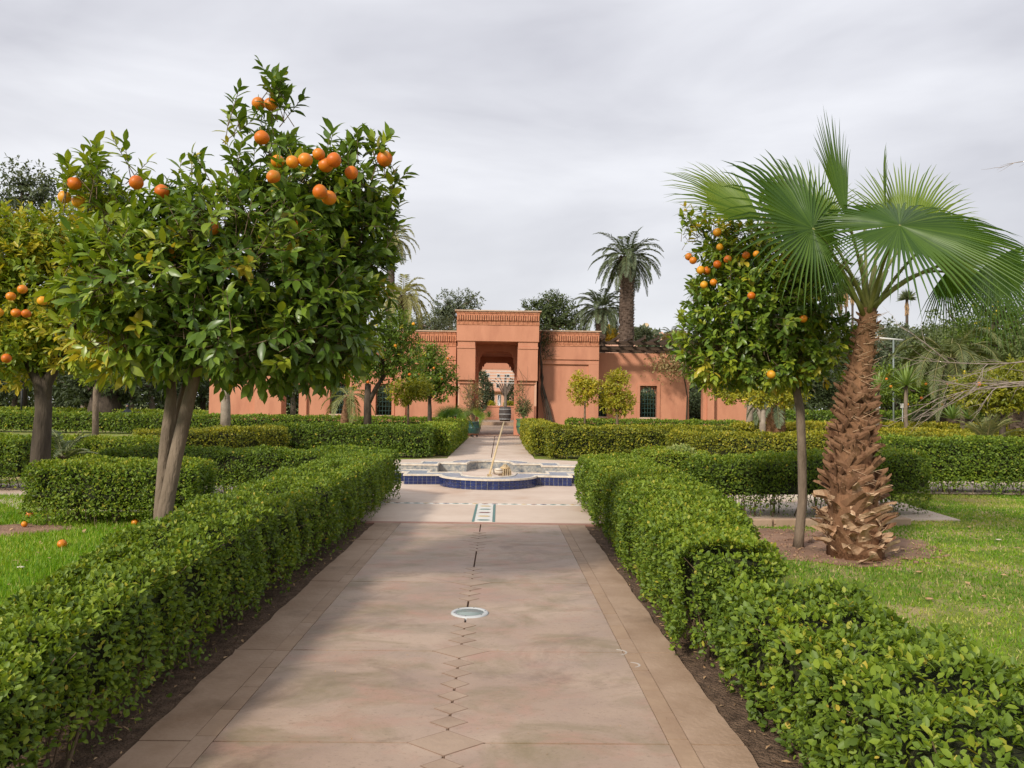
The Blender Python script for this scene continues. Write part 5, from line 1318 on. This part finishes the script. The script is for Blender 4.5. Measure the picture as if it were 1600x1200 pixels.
RT = [('blue-green tree left of the white T-shaped post', 1385, 500, 70, 'olive', .4), ('grey tree mass above the T-shaped post', 1440, 500, 74, 'olive', .35), ('tree between the fan palm trunk and the slim orange tree', 1300, 505, 72, 'darktree', .5),
      ('green leafy tree at the right behind the hanging fan leaf', 1500, 455, 52, 'darktree', .85), ('tall green tree at the right photo edge', 1590, 440, 50, 'darktree', .6), ('dark tree low behind the feather palm', 1510, 545, 46, 'darktree', .2), ('shaded tree beyond the slim orange tree trunk', 1260, 570, 60, 'darktree', .3), ('dark tree behind the round clipped bush', 1400, 575, 56, 'darktree', .35), ('yellow-green tree under the bare branches', 1560, 535, 36, 'citrusY', .10), ('dark tree seen through the right arch', 1088, 575, 60, 'olive', .3), ('shaded tree beyond the small shaggy palm', 1200, 575, 64, 'darktree', .25), ('shaded tree far behind the tall right hedge', 1630, 560, 44, 'darktree', .3)]
RT += [('broad bright green tree at the far right above the bare branches', 1555, 440, 34, 'citrusB', .25), ('dense green tree between the feather palm and the right edge', 1500, 500, 38, 'darktree', .9),
       ('mid green tree filling the gap right of the fan palm trunk', 1445, 530, 42, 'darktree', .7), ('leafy tree at the right edge behind the yellow hedge', 1610, 500, 32, 'darktree', .95)]
for (l, x, y, Yd, mt, vb) in RT:
    h = (655-y)
    bgtree(l, x, y, Yd, [(x, y+h*.28, 46, h*.28), (x-34, y+h*.5, 36, h*.26), (x+34, y+h*.45, 38, h*.28), (x, y+h*.62, 50, h*.24)], 560, .0052*Yd+.05, mt, vb, trunkw=.4, bark='darkbark')
def woods(label, x0, x1, Y, h, n, L, mat, vb):
    C = np.stack([rng.uniform(x0, x1, n), Y+rng.uniform(-3, 3, n), np.zeros(n)], 1)
    top = h*(1+.18*_hash3(C, .11, 3)+.12*_hash3(C, .37, 5)); C[:, 2] = top*rng.random(n)**.8
    V, Fc = leaves(C, rvec(n), nrm(rvec(n)+np.array([0, -.3, .8])), L*rng.uniform(.6, 1.3, n), L*.55, T_RH)
    o = npobj('distant_woods', V, Fc, M[mat], None, np.repeat(np.clip(vb+rng.normal(0, .2, n), 0, 1), 2), kind='stuff'); o['label'] = label
woods('shaded park woods closing the view on the left', -82, -14, 98, 8.5, 26000, .75, 'darktree', .15)
woods('shaded park woods closing the view on the right', 16, 84, 92, 10, 26000, .75, 'olive', .25)
hedge('hedge', 'tall dark planting seen through the right wall windows and arch', [(5.2, 49, .8, 2.6), (9, 49, .8, 2.5), (13.4, 49, .8, 2.6)], .13, 1.8, vb=.25, seed=31, stems=False, mat='darktree', group='planting behind the garden walls')
hedge('hedge', 'tall dark planting seen through the left barred windows', [(-10.4, 49, .8, 2.5), (-8, 49, .8, 2.4), (-5.0, 49, .8, 2.5)], .13, 1.8, vb=.25, seed=32, stems=False, mat='darktree', group='planting behind the garden walls')
# clipped round bushes and leafy clumps
def bush(label, x, y, rx, ry, Yd, L, mat, vb, ns=500, name='shrub', cat='bush'):
    c = P(x, y, Yd); root = thing(name, label, cat, (c.x, Yd, 0), None)
    kk = Yd/F; p, o = sample_blobs([(tuple(c), (rx*kk, rx*kk*.9, ry*kk))], ns, (.75, 1.0))
    C, D, N, LL, vv, d = sprays(p, o, 6, L, L, .5, vb)
    kz = C[:, 2] > .02
    V, Fc = leaves(C[kz], D[kz], N[kz], LL[kz], LL[kz]*.5, T_RH); npobj('foliage', V, Fc, M[mat], root, np.repeat(vv[kz], 2), kind='stuff')
    m = MB()
    for i in range(7):
        a = random.uniform(0, 6.28); m.tube([(c.x, Yd, 0), (c.x+math.cos(a)*rx*kk*.5, Yd+math.sin(a)*rx*kk*.5, c.z)], [.02, .008], 4, False)
    m.obj('stems', M['twig'], root)
bush('round clipped dark bush behind the tall right hedge', 1452, 650, 24, 18, 34, .10, 'darktree', .6, 700)
bush('dark clipped bush right of the small orange tree trunk', 1590, 650, 26, 18, 30, .10, 'darktree', .4, 600)
bush('pale loose shrub beside the small hedge, over the right path hedge', 1062, 712, 26, 15, 14.4, .05, 'yucca', .8, 420)
def rosette(label, x, y, Yd, L, n, W, mat='yucca', vb=.5, up=.5, stem=True, name='yucca', cat='yucca'):
    c = P(x, y, Yd); root = thing(name, label, cat, (c.x, Yd, 0))
    if stem: m = MB(); m.tube([(c.x+.05, Yd, -.02), (c.x-.03, Yd, c.z*.6), tuple(c)], [.09, .07, .06], 8); m.obj('trunk', M['bark'], root)
    for i in range(n):
        f = (i+.5)/n; el = 1.45-2.0*f*(1.1-up*.5); az = i*2.399
        d = Vector((math.cos(az)*math.cos(el), math.sin(az)*math.cos(el), math.sin(el))); sd_ = Vector((-math.sin(az), math.cos(az), 0))
        vs = []; dd = d.copy(); p = c.copy(); k_ = 5
        for q in range(k_+1):
            w_ = W*(1-(q/k_)**2.2)*(.6+.4*min(1, q*1.2)); vs += [tuple(p-sd_*w_), tuple(p+Vector((0, 0, -.25*w_))), tuple(p+sd_*w_)]
            dd = (dd+Vector((0, 0, -.06))).normalized(); p = p+dd*(L*random.uniform(.9, 1.05)/k_)
        fs = []
        for q in range(k_): a = 3*q; fs += [(a, a+1, a+4, a+3), (a+1, a+2, a+5, a+4)]
        npobj('leaf', vs, fs, M[mat], root, [min(1, max(0, vb+random.gauss(0, .15)))]*len(fs))
rosette('spiky yucca rosette on a bare stem right of the fan palm trunk', 1416, 602, 27, .95, 60, .035, vb=.55)
rosette('second yucca behind the fan palm trunk, partly hidden', 1372, 610, 28, .85, 44, .035, vb=.45)
rosette('pale yucca rosette left of the far right orange tree', 1505, 612, 25, .75, 50, .03, vb=.75)
rosette('low bright green agave clump on the hedge, left one', 1488, 655, 24, .62, 40, .035, vb=.35, up=1, stem=False, name='agave', cat='agave')
rosette('low bright green agave clump on the hedge, right one', 1516, 655, 24.5, .62, 36, .035, vb=.35, up=1, stem=False, name='agave', cat='agave')
# bare grey branches at the right edge
t = thing('bare_tree', 'leafless grey tree with drooping branches reaching in from the right edge', 'tree', (P(1690, 640, 16).x, 16, 0))
m = MB(); tb = Vector((P(1690, 640, 16).x, 16, -.03)); tp = P(1680, 480, 16); m.tube([tb, tb.lerp(tp, .6), tp], [.14, .12, .09], 8); m.obj('trunk', M['greytwig'], t)
m = MB()
def twigs(m, p, d, L, r, depth):
    n = 6; pts = [Vector(p)]; dd = Vector(d).normalized()
    for i in range(n):
        dd = (dd+Vector((random.uniform(-.16, .16), random.uniform(-.16, .16), random.uniform(-.15, .11)))).normalized(); pts.append(pts[-1]+dd*L/n)
    m.tube(pts, [r*(1-.75*i/n) for i in range(n+1)], 4, False)
    if depth:
        for i in range(1, n+1):
            for _ in range(1):
                s_ = (dd+Vector((random.uniform(-.8, .5), random.uniform(-.7, .7), random.uniform(-.55, .6)))).normalized(); twigs(m, pts[i], s_, L*.48, r*.5, depth-1)
for (x, y, dx, dz, L) in ((1660, 600, -1, .02, 2.5), (1660, 560, -1, -.15, 2.6), (1650, 600, -1, -.1, 2.0), (1650, 470, -1, .35, 1.6)):
    twigs(m, P(x, y, 16), (dx, random.uniform(-.25, .25), dz), L, .022, 2)
m.obj('bare_branches', M['greytwig'], t)
m = MB(); twigs(m, P(1625, 250, 11), (-1, 0, -.2), .55, .007, 1); twigs(m, P(1640, 395, 13), (-1, 0, .15), .9, .007, 1)
m.tube([P(1690, 640, 16), P(1700, 400, 14), P(1640, 395, 13), P(1640, 300, 12), P(1625, 250, 11)], [.05, .04, .03, .02, .008], 6, False)
m.obj('bare_branches', M['greytwig'], t)

# ================================================================== VINES AND POTS AT THE GATE
t = thing('wall_vine', 'bare twisting vine climbing the wall right of the portal', 'vine', (FX(868, YW), YW, 0))
m = MB()
for j in range(6):
    pts = []
    for (x, y) in ((868-j*2.5, 668), (858-j*1.5, 640), (850-j, 612), (845+j*.6, 590), (846, 570), (844, 545), (846, 520)):
        p = P(x+random.uniform(-1.5, 1.5), y, YW-.06-.03*j); pts.append(p)
    pts[0].z = 0; m.tube(pts, [.055-.006*j, .05-.006*j, .045-.005*j, .035, .028, .02, .012], 6, False)
for j in range(50):
    p = P(random.uniform(842, 858), random.uniform(512, 560), YW-.10); q = p+Vector((random.uniform(-.5, .8), random.uniform(-.05, .02), random.uniform(-.7, .5))); m.tube([p, p.lerp(q, .5)+Vector((.08, 0, .06)), q], [.010, .008, .004], 3, False)
m.obj('stems', M['darkbark'], t)
n = 260; C = np.array([tuple(P(846+abs(rng.normal(0, 9)), 532+rng.normal(0, 16), YW-.16)) for _ in range(n)])
V, Fc = leaves(C, rvec(n), rvec(n), .12, .05, T_RH); npobj('leaves', V, Fc, M['darktree'], t, np.repeat(rng.uniform(0, .7, n), 2), kind='stuff')
t = thing('wall_vine', 'brownish leafy creeper spilling from the right pergola', 'vine', (FX(1060, YW), YW, 0))
m = MB(); m.tube([(FX(1072, YR), YR-.15, 0), tuple(P(1074, 620, YR-.15)), tuple(P(1066, 570, YW+.3)), tuple(P(1050, 556, YW+.2))], [.05, .04, .03, .02], 6, False); m.obj('stems', M['darkbark'], t)
n = 900; C = np.array([tuple(P(x, y, YW+.1+rng.random()*.5)) for x, y in zip(1052+rng.normal(0, 17, n), 570+rng.normal(0, 11, n))])
C[:, 2] += -.02*(C[:, 0]-FX(1052, YW))
V, Fc = leaves(C, rvec(n)+np.array([0, 0, -.4]), rvec(n)+np.array([0, -.6, .5]), rng.uniform(.1, .2, n), .09, T_RH); npobj('leaves', V, Fc, M['vine'], t, np.repeat(rng.uniform(0, 1, n), 2), kind='stuff')
def pot(label, x, Yd, r, h, mat, plantn):
    c = P(x, 683, Yd); c.z = .03
    t = thing('plant_pot', label, 'plant pot', c, 'glazed pots at the gate')
    m = MB(); m.lathe((c.x, c.y, c.z+.16), [(0, 0), (r*.62, 0), (r*.80, h*.10), (r*.98, h*.42), (r*1.0, h*.62), (r*.92, h*.90), (r*1.06, h*.93), (r*1.06, h), (r*.9, h), (r*.86, h*.85), (0, h*.84)], 22); m.obj('bowl', M[mat], t)
    m = MB(); m.lathe((c.x, c.y, c.z+.16), [(r*.97, h*.44), (r*1.03, h*.46), (r*1.03, h*.52), (r*.97, h*.54)], 22); m.obj('band', M['potdark'], t)
    m = MB(); m.lathe(c, [(0, .10), (r*.5, .14), (r*.66, .16), (r*.66, .19), (0, .19)], 18); m.obj('saucer', M['terracotta'], t)
    for a in (0.3, 2.4, 4.5):
        m = MB(); m.tube([(c.x+math.cos(a)*r*.55, c.y+math.sin(a)*r*.55, -.01), (c.x+math.cos(a)*r*.4, c.y+math.sin(a)*r*.4, c.z+.16)], [.03, .045], 6); m.obj('foot', M['black'], t)
    return c, h+.19
c, h = pot('dark green glazed pot with a young fan palm, left of the gate', 740, 38.6, .36, .62, 'potdark', 0)
t = thing('potted_palm', 'young fan palm with rosy flowering twigs in the left pot', 'plant', (c.x, c.y, h))
for i, (az, el, Rr) in enumerate(((2.6, .9, .75), (3.5, .5, .6), (.6, .7, .6), (-1.2, .9, .7), (1.6, 1.2, .8), (4.4, .3, .55), (5.4, .45, .6))):
    d = Vector((math.cos(az)*math.cos(el), math.sin(az)*math.cos(el), math.sin(el))); e = c+Vector((0, 0, h-.1))+d*.45
    m = MB(); m.tube([c+Vector((0, 0, h-.15)), e], [.015, .012], 5); f = m.obj('frond', M['petiole'], t)
    V, Fc, val = fan_mesh(e, d, Vector((-d.x*.5, -1, .6)), Rr, spread=1.5, n=22, vb=.95); npobj('blade', [tuple(v) for v in V], Fc, M['fan'], f, val)
def leafy(root, c, rx, rz, n, L, mat, vb):
    p, o = sample_blobs([((c[0], c[1], c[2]), (rx, rx, rz))], n, (.3, 1.0)); C, D, N, LL, vv, d = sprays(p, o, 5, L*1.4, L, .5, vb)
    V, Fc = leaves(C, D, N, LL, LL*.5, T_RH); return npobj('foliage', V, Fc, M[mat], root, np.repeat(vv, 2), kind='stuff')
m = MB()
for i in range(9): twigs(m, c+Vector((0, 0, h-.1)), (random.uniform(-.35, .1), random.uniform(-.2, .2), 1), 1.7, .018, 1)
m.obj('stems', M['twig'], t)
leafy(t, (c.x-.05, c.y, 2.1), .42, .75, 150, .12, 'vine', .3)
c, h = pot('light green glazed pot with a round shrub, right of the gate', 817.5, 38.6, .36, .80, 'pot', 0)
t = thing('potted_shrub', 'round leafy shrub growing in the right glazed pot', 'plant', (c.x, c.y, h))
m = MB(); 
for i in range(5): twigs(m, c+Vector((0, 0, h-.12)), (random.uniform(-.3, .3), random.uniform(-.2, .2), 1), 1.0, .016, 1)
for i in range(3): twigs(m, c+Vector((0, 0, h-.12)), (-.12, 0, 1), 2.1, .018, 1)
m.obj('stems', M['twig'], t)
leafy(t, (c.x, c.y, c.z+h+.48), .36, .40, 260, .10, 'darktree', .75)
leafy(t, (c.x-.22, c.y, c.z+h+1.35), .22, .45, 60, .10, 'vine', .2)
# fan palm shrub left of the gate
c = P(705, 655, 39.2)
t = thing('palm_shrub', 'dark bushy fan palm behind the hedge at the left pier', 'palm', (c.x, 39.2, 0))
m = MB(); m.tube([(c.x, 39.2, -.02), (c.x, 39.2, .5)], [.12, .10], 8); m.obj('trunk', M['palmbark'], t)
for i in range(12):
    az = i*2.399; el = 1.3-i*.09; d = Vector((math.cos(az)*math.cos(el), math.sin(az)*math.cos(el), math.sin(el))); e = Vector((c.x, 39.2, .5))+d*.6
    m = MB(); m.tube([(c.x, 39.2, .45), e], [.014, .011], 4); f = m.obj('frond', M['petiole'], t)
    V, Fc, val = fan_mesh(e, d, Vector((-d.x*.4, -1, .5)), .8, spread=1.3, n=24, vb=.30, droop=.05); npobj('blade', [tuple(v) for v in V], Fc, M['fan'], f, val)
# plants in the courtyard
bush('creeper-covered dark plant left inside the courtyard', 753, 612, 8, 34, 64, .22, 'olive', .3, 420)
bush('narrow dark cypress left of the inner door', 765, 617, 5, 20, 90, .25, 'darktree', .05, 300, 'cypress', 'tree')
bush('dark cypress right of the inner door', 800, 616, 6, 22, 90, .25, 'darktree', .1, 300, 'cypress', 'tree')
bush('low clipped yellow bush on the pond wall', 766, 632, 6, 3, 86, .2, 'citrusY', .4, 160)
bush('low clipped yellow bush right of the bare tree', 795, 632, 7, 3, 86, .2, 'citrusY', .4, 160)
rosette('small agave growing at the foot of the retaining wall', 764, 652, 76, .9, 22, .06, vb=.3, up=1, stem=False, name='agave', cat='agave')

# ================================================================== SMALL THINGS
t = thing('t_post', 'white T-shaped lamp post rising behind the yucca', 'lamp post', (P(1396, 600, 38).x, 38, 0))
m = MB(); p = P(1396, 531, 38); m.tube([(p.x, 38, 0), tuple(p)], [.042, .038], 10); m.obj('post', M['galv'], t)
a = P(1368, 527.5, 38); b = P(1411, 531.5, 38); m = MB(); m.tube([a, b], [.045, .045], 8); m.obj('lamp_head', M['whitepaint'], t)
t = thing('lamp_post', 'thin black lamp post before the dark trees at far left', 'lamp post', (P(35, 600, 55).x, 55, 0))
m = MB(); p = P(35, 596, 55); m.tube([(p.x, 55, 0), tuple(p)], [.07, .06], 10); m.obj('post', M['black'], t)
m = MB(); m.lathe((p.x, 55, p.z), [(0, 0), (.16, .02), (.20, .30), (.05, .42), (0, .43)], 12); m.obj('lantern', M['black'], t)
def bench(label, x, y, Yd, mat='black'):
    c = P(x, y, Yd); t = thing('park_bench', label, 'bench', (c.x, Yd, 0), 'park benches')
    for i in range(4): m = MB(); m.box(c.x-.85, c.x+.85, Yd-.25+.13*i, Yd-.15+.13*i, .43, .46); m.obj('slat', M[mat], t)
    for i in range(3): m = MB(); m.box(c.x-.85, c.x+.85, Yd+.27+.03*i, Yd+.30+.03*i, .55+.13*i, .65+.13*i); m.obj('slat', M[mat], t)
    for s_ in (-.75, .75): m = MB(); m.box(c.x+s_-.03, c.x+s_+.03, Yd-.25, Yd+.25, 0, .43); m.box(c.x+s_-.03, c.x+s_+.03, Yd+.22, Yd+.27, .43, .95); m.obj('leg', M['black'], t)
    return c
bench('empty black park bench beneath the dark trees at far left', 90, 640, 62)
cb = bench('dark bench the person sits on, by the broad dark tree', 197, 640, 52)
# person seated on the bench: one continuous skinned figure
def person(label, c, Yd):
    t = thing('person', label, 'person', (c.x+.1, Yd, 0))
    X = c.x+.1
    V = [(X, Yd, .52), (X, Yd+.05, .75), (X, Yd+.03, 1.0), (X, Yd, 1.10), (X, Yd-.02, 1.2), (X, Yd-.03, 1.32),
         (X+.10, Yd-.05, .52), (X+.16, Yd-.42, .54), (X+.18, Yd-.40, .10), (X+.18, Yd-.54, .06),
         (X-.10, Yd-.05, .52), (X-.14, Yd-.42, .54), (X-.14, Yd-.36, .10), (X-.14, Yd-.50, .06),
         (X+.19, Yd+.02, 1.0), (X+.26, Yd-.08, .76), (X+.16, Yd-.32, .70), (X-.19, Yd+.02, 1.0), (X-.26, Yd-.08, .76), (X-.12, Yd-.32, .70)]
    E = [(0, 1), (1, 2), (2, 3), (3, 4), (4, 5), (0, 6), (6, 7), (7, 8), (8, 9), (0, 10), (10, 11), (11, 12), (12, 13), (2, 14), (14, 15), (15, 16), (2, 17), (17, 18), (18, 19)]
    Rd = [.15, .14, .15, .06, .085, .10, .09, .065, .045, .04, .09, .065, .045, .04, .06, .045, .035, .06, .045, .035]
    me = bpy.data.meshes.new('body'); ox, oy, oz = OFF[t.name]
    me.from_pydata([(a-ox, b-oy, d-oz) for a, b, d in V], E, []); me.materials.append(M['cloth'])
    o = link('body', me, t); o.modifiers.new('s', 'SKIN'); sv = me.skin_vertices[0].data
    for i, r in enumerate(Rd): sv[i].radius = (r, r*.85)
    sv[0].use_root = True; o.modifiers.new('d', 'SUBSURF').levels = 2; o.modifiers['d'].render_levels = 2
    m = MB(); m.ball((X, Yd+.0, 1.35), .108, 10, 8, (1, 1, 1.05)); m.obj('hair', M['black'], t)
    m = MB(); m.ball((X, Yd-.045, 1.31), .082, 10, 8, (.9, .8, 1.15)); m.ball((X, Yd-.12, 1.30), .018, 6, 4); m.obj('face', M['skin'], t)
    m = MB(); m.ball((X+.17, Yd-.44, .62), .13, 8, 6, (1.2, .7, .8)); m.obj('bag', M['cream'], t)
person('person in dark clothes seated on a bench in the far left shade', cb, 52)
t = thing('kick_scooter', 'small child scooter standing beside the seated person', 'scooter', (cb.x+1.0, 51.6, 0))
X = cb.x+1.0
m = MB(); m.box(X-.28, X+.22, 51.55, 51.65, .08, .11); m.obj('deck', M['terracotta'], t)
m = MB(); m.tube([(X+.25, 51.6, .10), (X+.16, 51.6, .85)], [.015, .015], 6); m.obj('steering_tube', M['straw'], t)
m = MB(); m.tube([(X+.16, 51.42, .85), (X+.16, 51.78, .85)], [.016, .016], 6); m.tube([(X+.0, 51.6, .85), (X+.32, 51.6, .85)], [.016, .016], 6); m.obj('handlebar', M['straw'], t)
for dx in (-.26, .26):
    m = MB(); m.tube([(X+dx, 51.58, .06), (X+dx, 51.62, .06)], [.06, .06], 12); m.obj('wheel', M['black'], t)
t = thing('white_sign', 'small white sign board beside the yucca stem', 'sign', (P(1411, 640, 40).x, 40, 0))
p = P(1411, 634, 40); m = MB(); m.box(p.x-.13, p.x+.13, 40, 40.03, p.z-.12, p.z+.12); m.obj('board', M['whitepaint'], t)
m = MB(); m.tube([(p.x, 40.05, 0), (p.x, 40.05, p.z)], [.02, .02], 6); m.obj('post', M['metal'], t)
c = P(1405, 652, 42); t = thing('planter_box', 'low dark planter with red end beyond the fan palm trunk', 'planter', (c.x, 42, 0))
m = MB(); m.box(c.x-.9, c.x+.45, 42, 42.4, .5, .95); m.obj('box', M['black'], t)
m = MB(); m.box(c.x+.455, c.x+.62, 41.98, 42.4, .45, 1.05); m.obj('end_block', M['terracotta'], t)
m = MB(); m.box(c.x-.8, c.x+.35, 42.1, 42.3, 0, .5); m.obj('base', M['black'], t)
# distant pink buildings with satellite dishes
t = thing('distant_house', 'pale pink flat-roofed house with satellite dishes beyond the palms', 'house', (P(1010, 540, 120).x, 120, 0))
zt_ = P(1000, 520, 120).z; x0_ = P(944, 530, 120).x; x1_ = P(1062, 530, 120).x; m = MB(); m.box(x0_, x1_, 120, 128, 0, zt_); m.box(P(944, 530, 120).x, P(968, 530, 120).x, 122, 126, zt_, zt_+.6); m.box(P(1018, 530, 120).x, P(1040, 530, 120).x, 122, 126, zt_, zt_+.4); m.obj('wall', M['plaster_pale'], t)
for (xa) in (950, 960, 1026, 1050):
    m = MB(); q = P(xa, 528, 120); m.box(q.x-.35, q.x+.35, 119.95, 119.999, q.z-.5, q.z+.3); m.obj('window', M['darkglass'], t)
def dish(label, x, y, r):
    c = P(x, y, 119.0); t = thing('satellite_dish', label, 'satellite dish', (c.x, c.y, zt_), 'satellite dishes'); m = MB()
    prof = [(r*math.sin(a), r*(1-math.cos(a))*.9) for a in np.linspace(0.02, .9, 8)]; ax_ = Vector((-.5, -.8, .45)).normalized(); u = ax_.orthogonal().normalized(); v = ax_.cross(u); n = 20; s_ = 1/math.sin(.9)
    vs = [c+(u*math.cos(2*PI*k/n)+v*math.sin(2*PI*k/n))*rr*s_+ax_*zz for rr, zz in prof for k in range(n)]
    m.add(vs, [(i*n+k, i*n+(k+1) % n, (i+1)*n+(k+1) % n, (i+1)*n+k) for i in range(7) for k in range(n)], True); m.obj('reflector', M['straw'], t)
    m = MB(); m.tube([(c.x, c.y+.15, zt_-.02), tuple(c)], [.06, .05], 6); m.obj('mount', M['metal'], t)
    m = MB(); m.tube([tuple(c-v*r), tuple(c+ax_*r*1.1)], [.025, .02], 4); m.ball(c+ax_*r*1.1, .08, 6, 4); m.obj('feed_arm', M['metal'], t)
dish('large beige satellite dish on the distant roof, right of the tall palm', 1009, 511, .62); dish('small satellite dish on the distant roof, left of the tall palm', 959, 516, .42)
bush('orange-yellow shrub top above the pergola', 950, 523, 12, 10, 66, .3, 'citrusY', .95, 220)
bush('green shrub top between the tall palm and the dish', 1003, 525, 14, 9, 68, .3, 'olive', .5, 260)
bush('dry pale shrub top beside the slim orange tree crown', 1058, 532, 20, 10, 66, .3, 'vine', .8, 260)
# fallen oranges and debris on the left lawn
for i, (x, y, l) in enumerate(((46, 804, 'fallen orange in the bare patch on the left lawn'), (97, 850, 'fallen orange lying on the bright grass, nearest one'), (211, 817, 'fallen orange under the leafy hedge block'), (38, 819, 'split fallen orange just below another on the lawn'))):
    c = G(x, y, .045); o = link('fallen_orange', ORANGE, None); o.location = c; r = .047 if i != 3 else .035; o.scale = (r, r, r*.95); o.rotation_euler = (1.2, .3, i)
    tagit(o, l, 'orange', 'fallen oranges')
for i, (x, y, l) in enumerate(((32, 886, 'pale scrap of peel on the left lawn grass'), (1560, 843, 'flat pale stone on the right lawn'), (1186, 934, 'white stone chip near the low hedge on the right lawn'), (1452, 935, 'dry pale leaf curled on the right lawn'), (1436, 893, 'dry leaf at the rim of the palm soil'))):
    c = G(x, y, .03); m = MB(); m.ball((0, 0, 0), .030, 8, 6, (1.2, .8, .25)); 
    for q in range(len(m.v)): v = m.v[q]; m.v[q] = (v[0]*random.uniform(.8, 1.2), v[1]*random.uniform(.8, 1.2), v[2])
    o = link('stone' if i in (1, 2) else 'dry_leaf', m.mesh('chip', M['cream'] if i < 3 else M['dryleaf']), None); o.location = c; tagit(o, l, 'stone' if i in (1, 2) else 'leaf')
print('tris', sum(len(o.data.polygons)*2 for o in bpy.data.objects if o.type == 'MESH'), 'objs', len(bpy.data.objects))
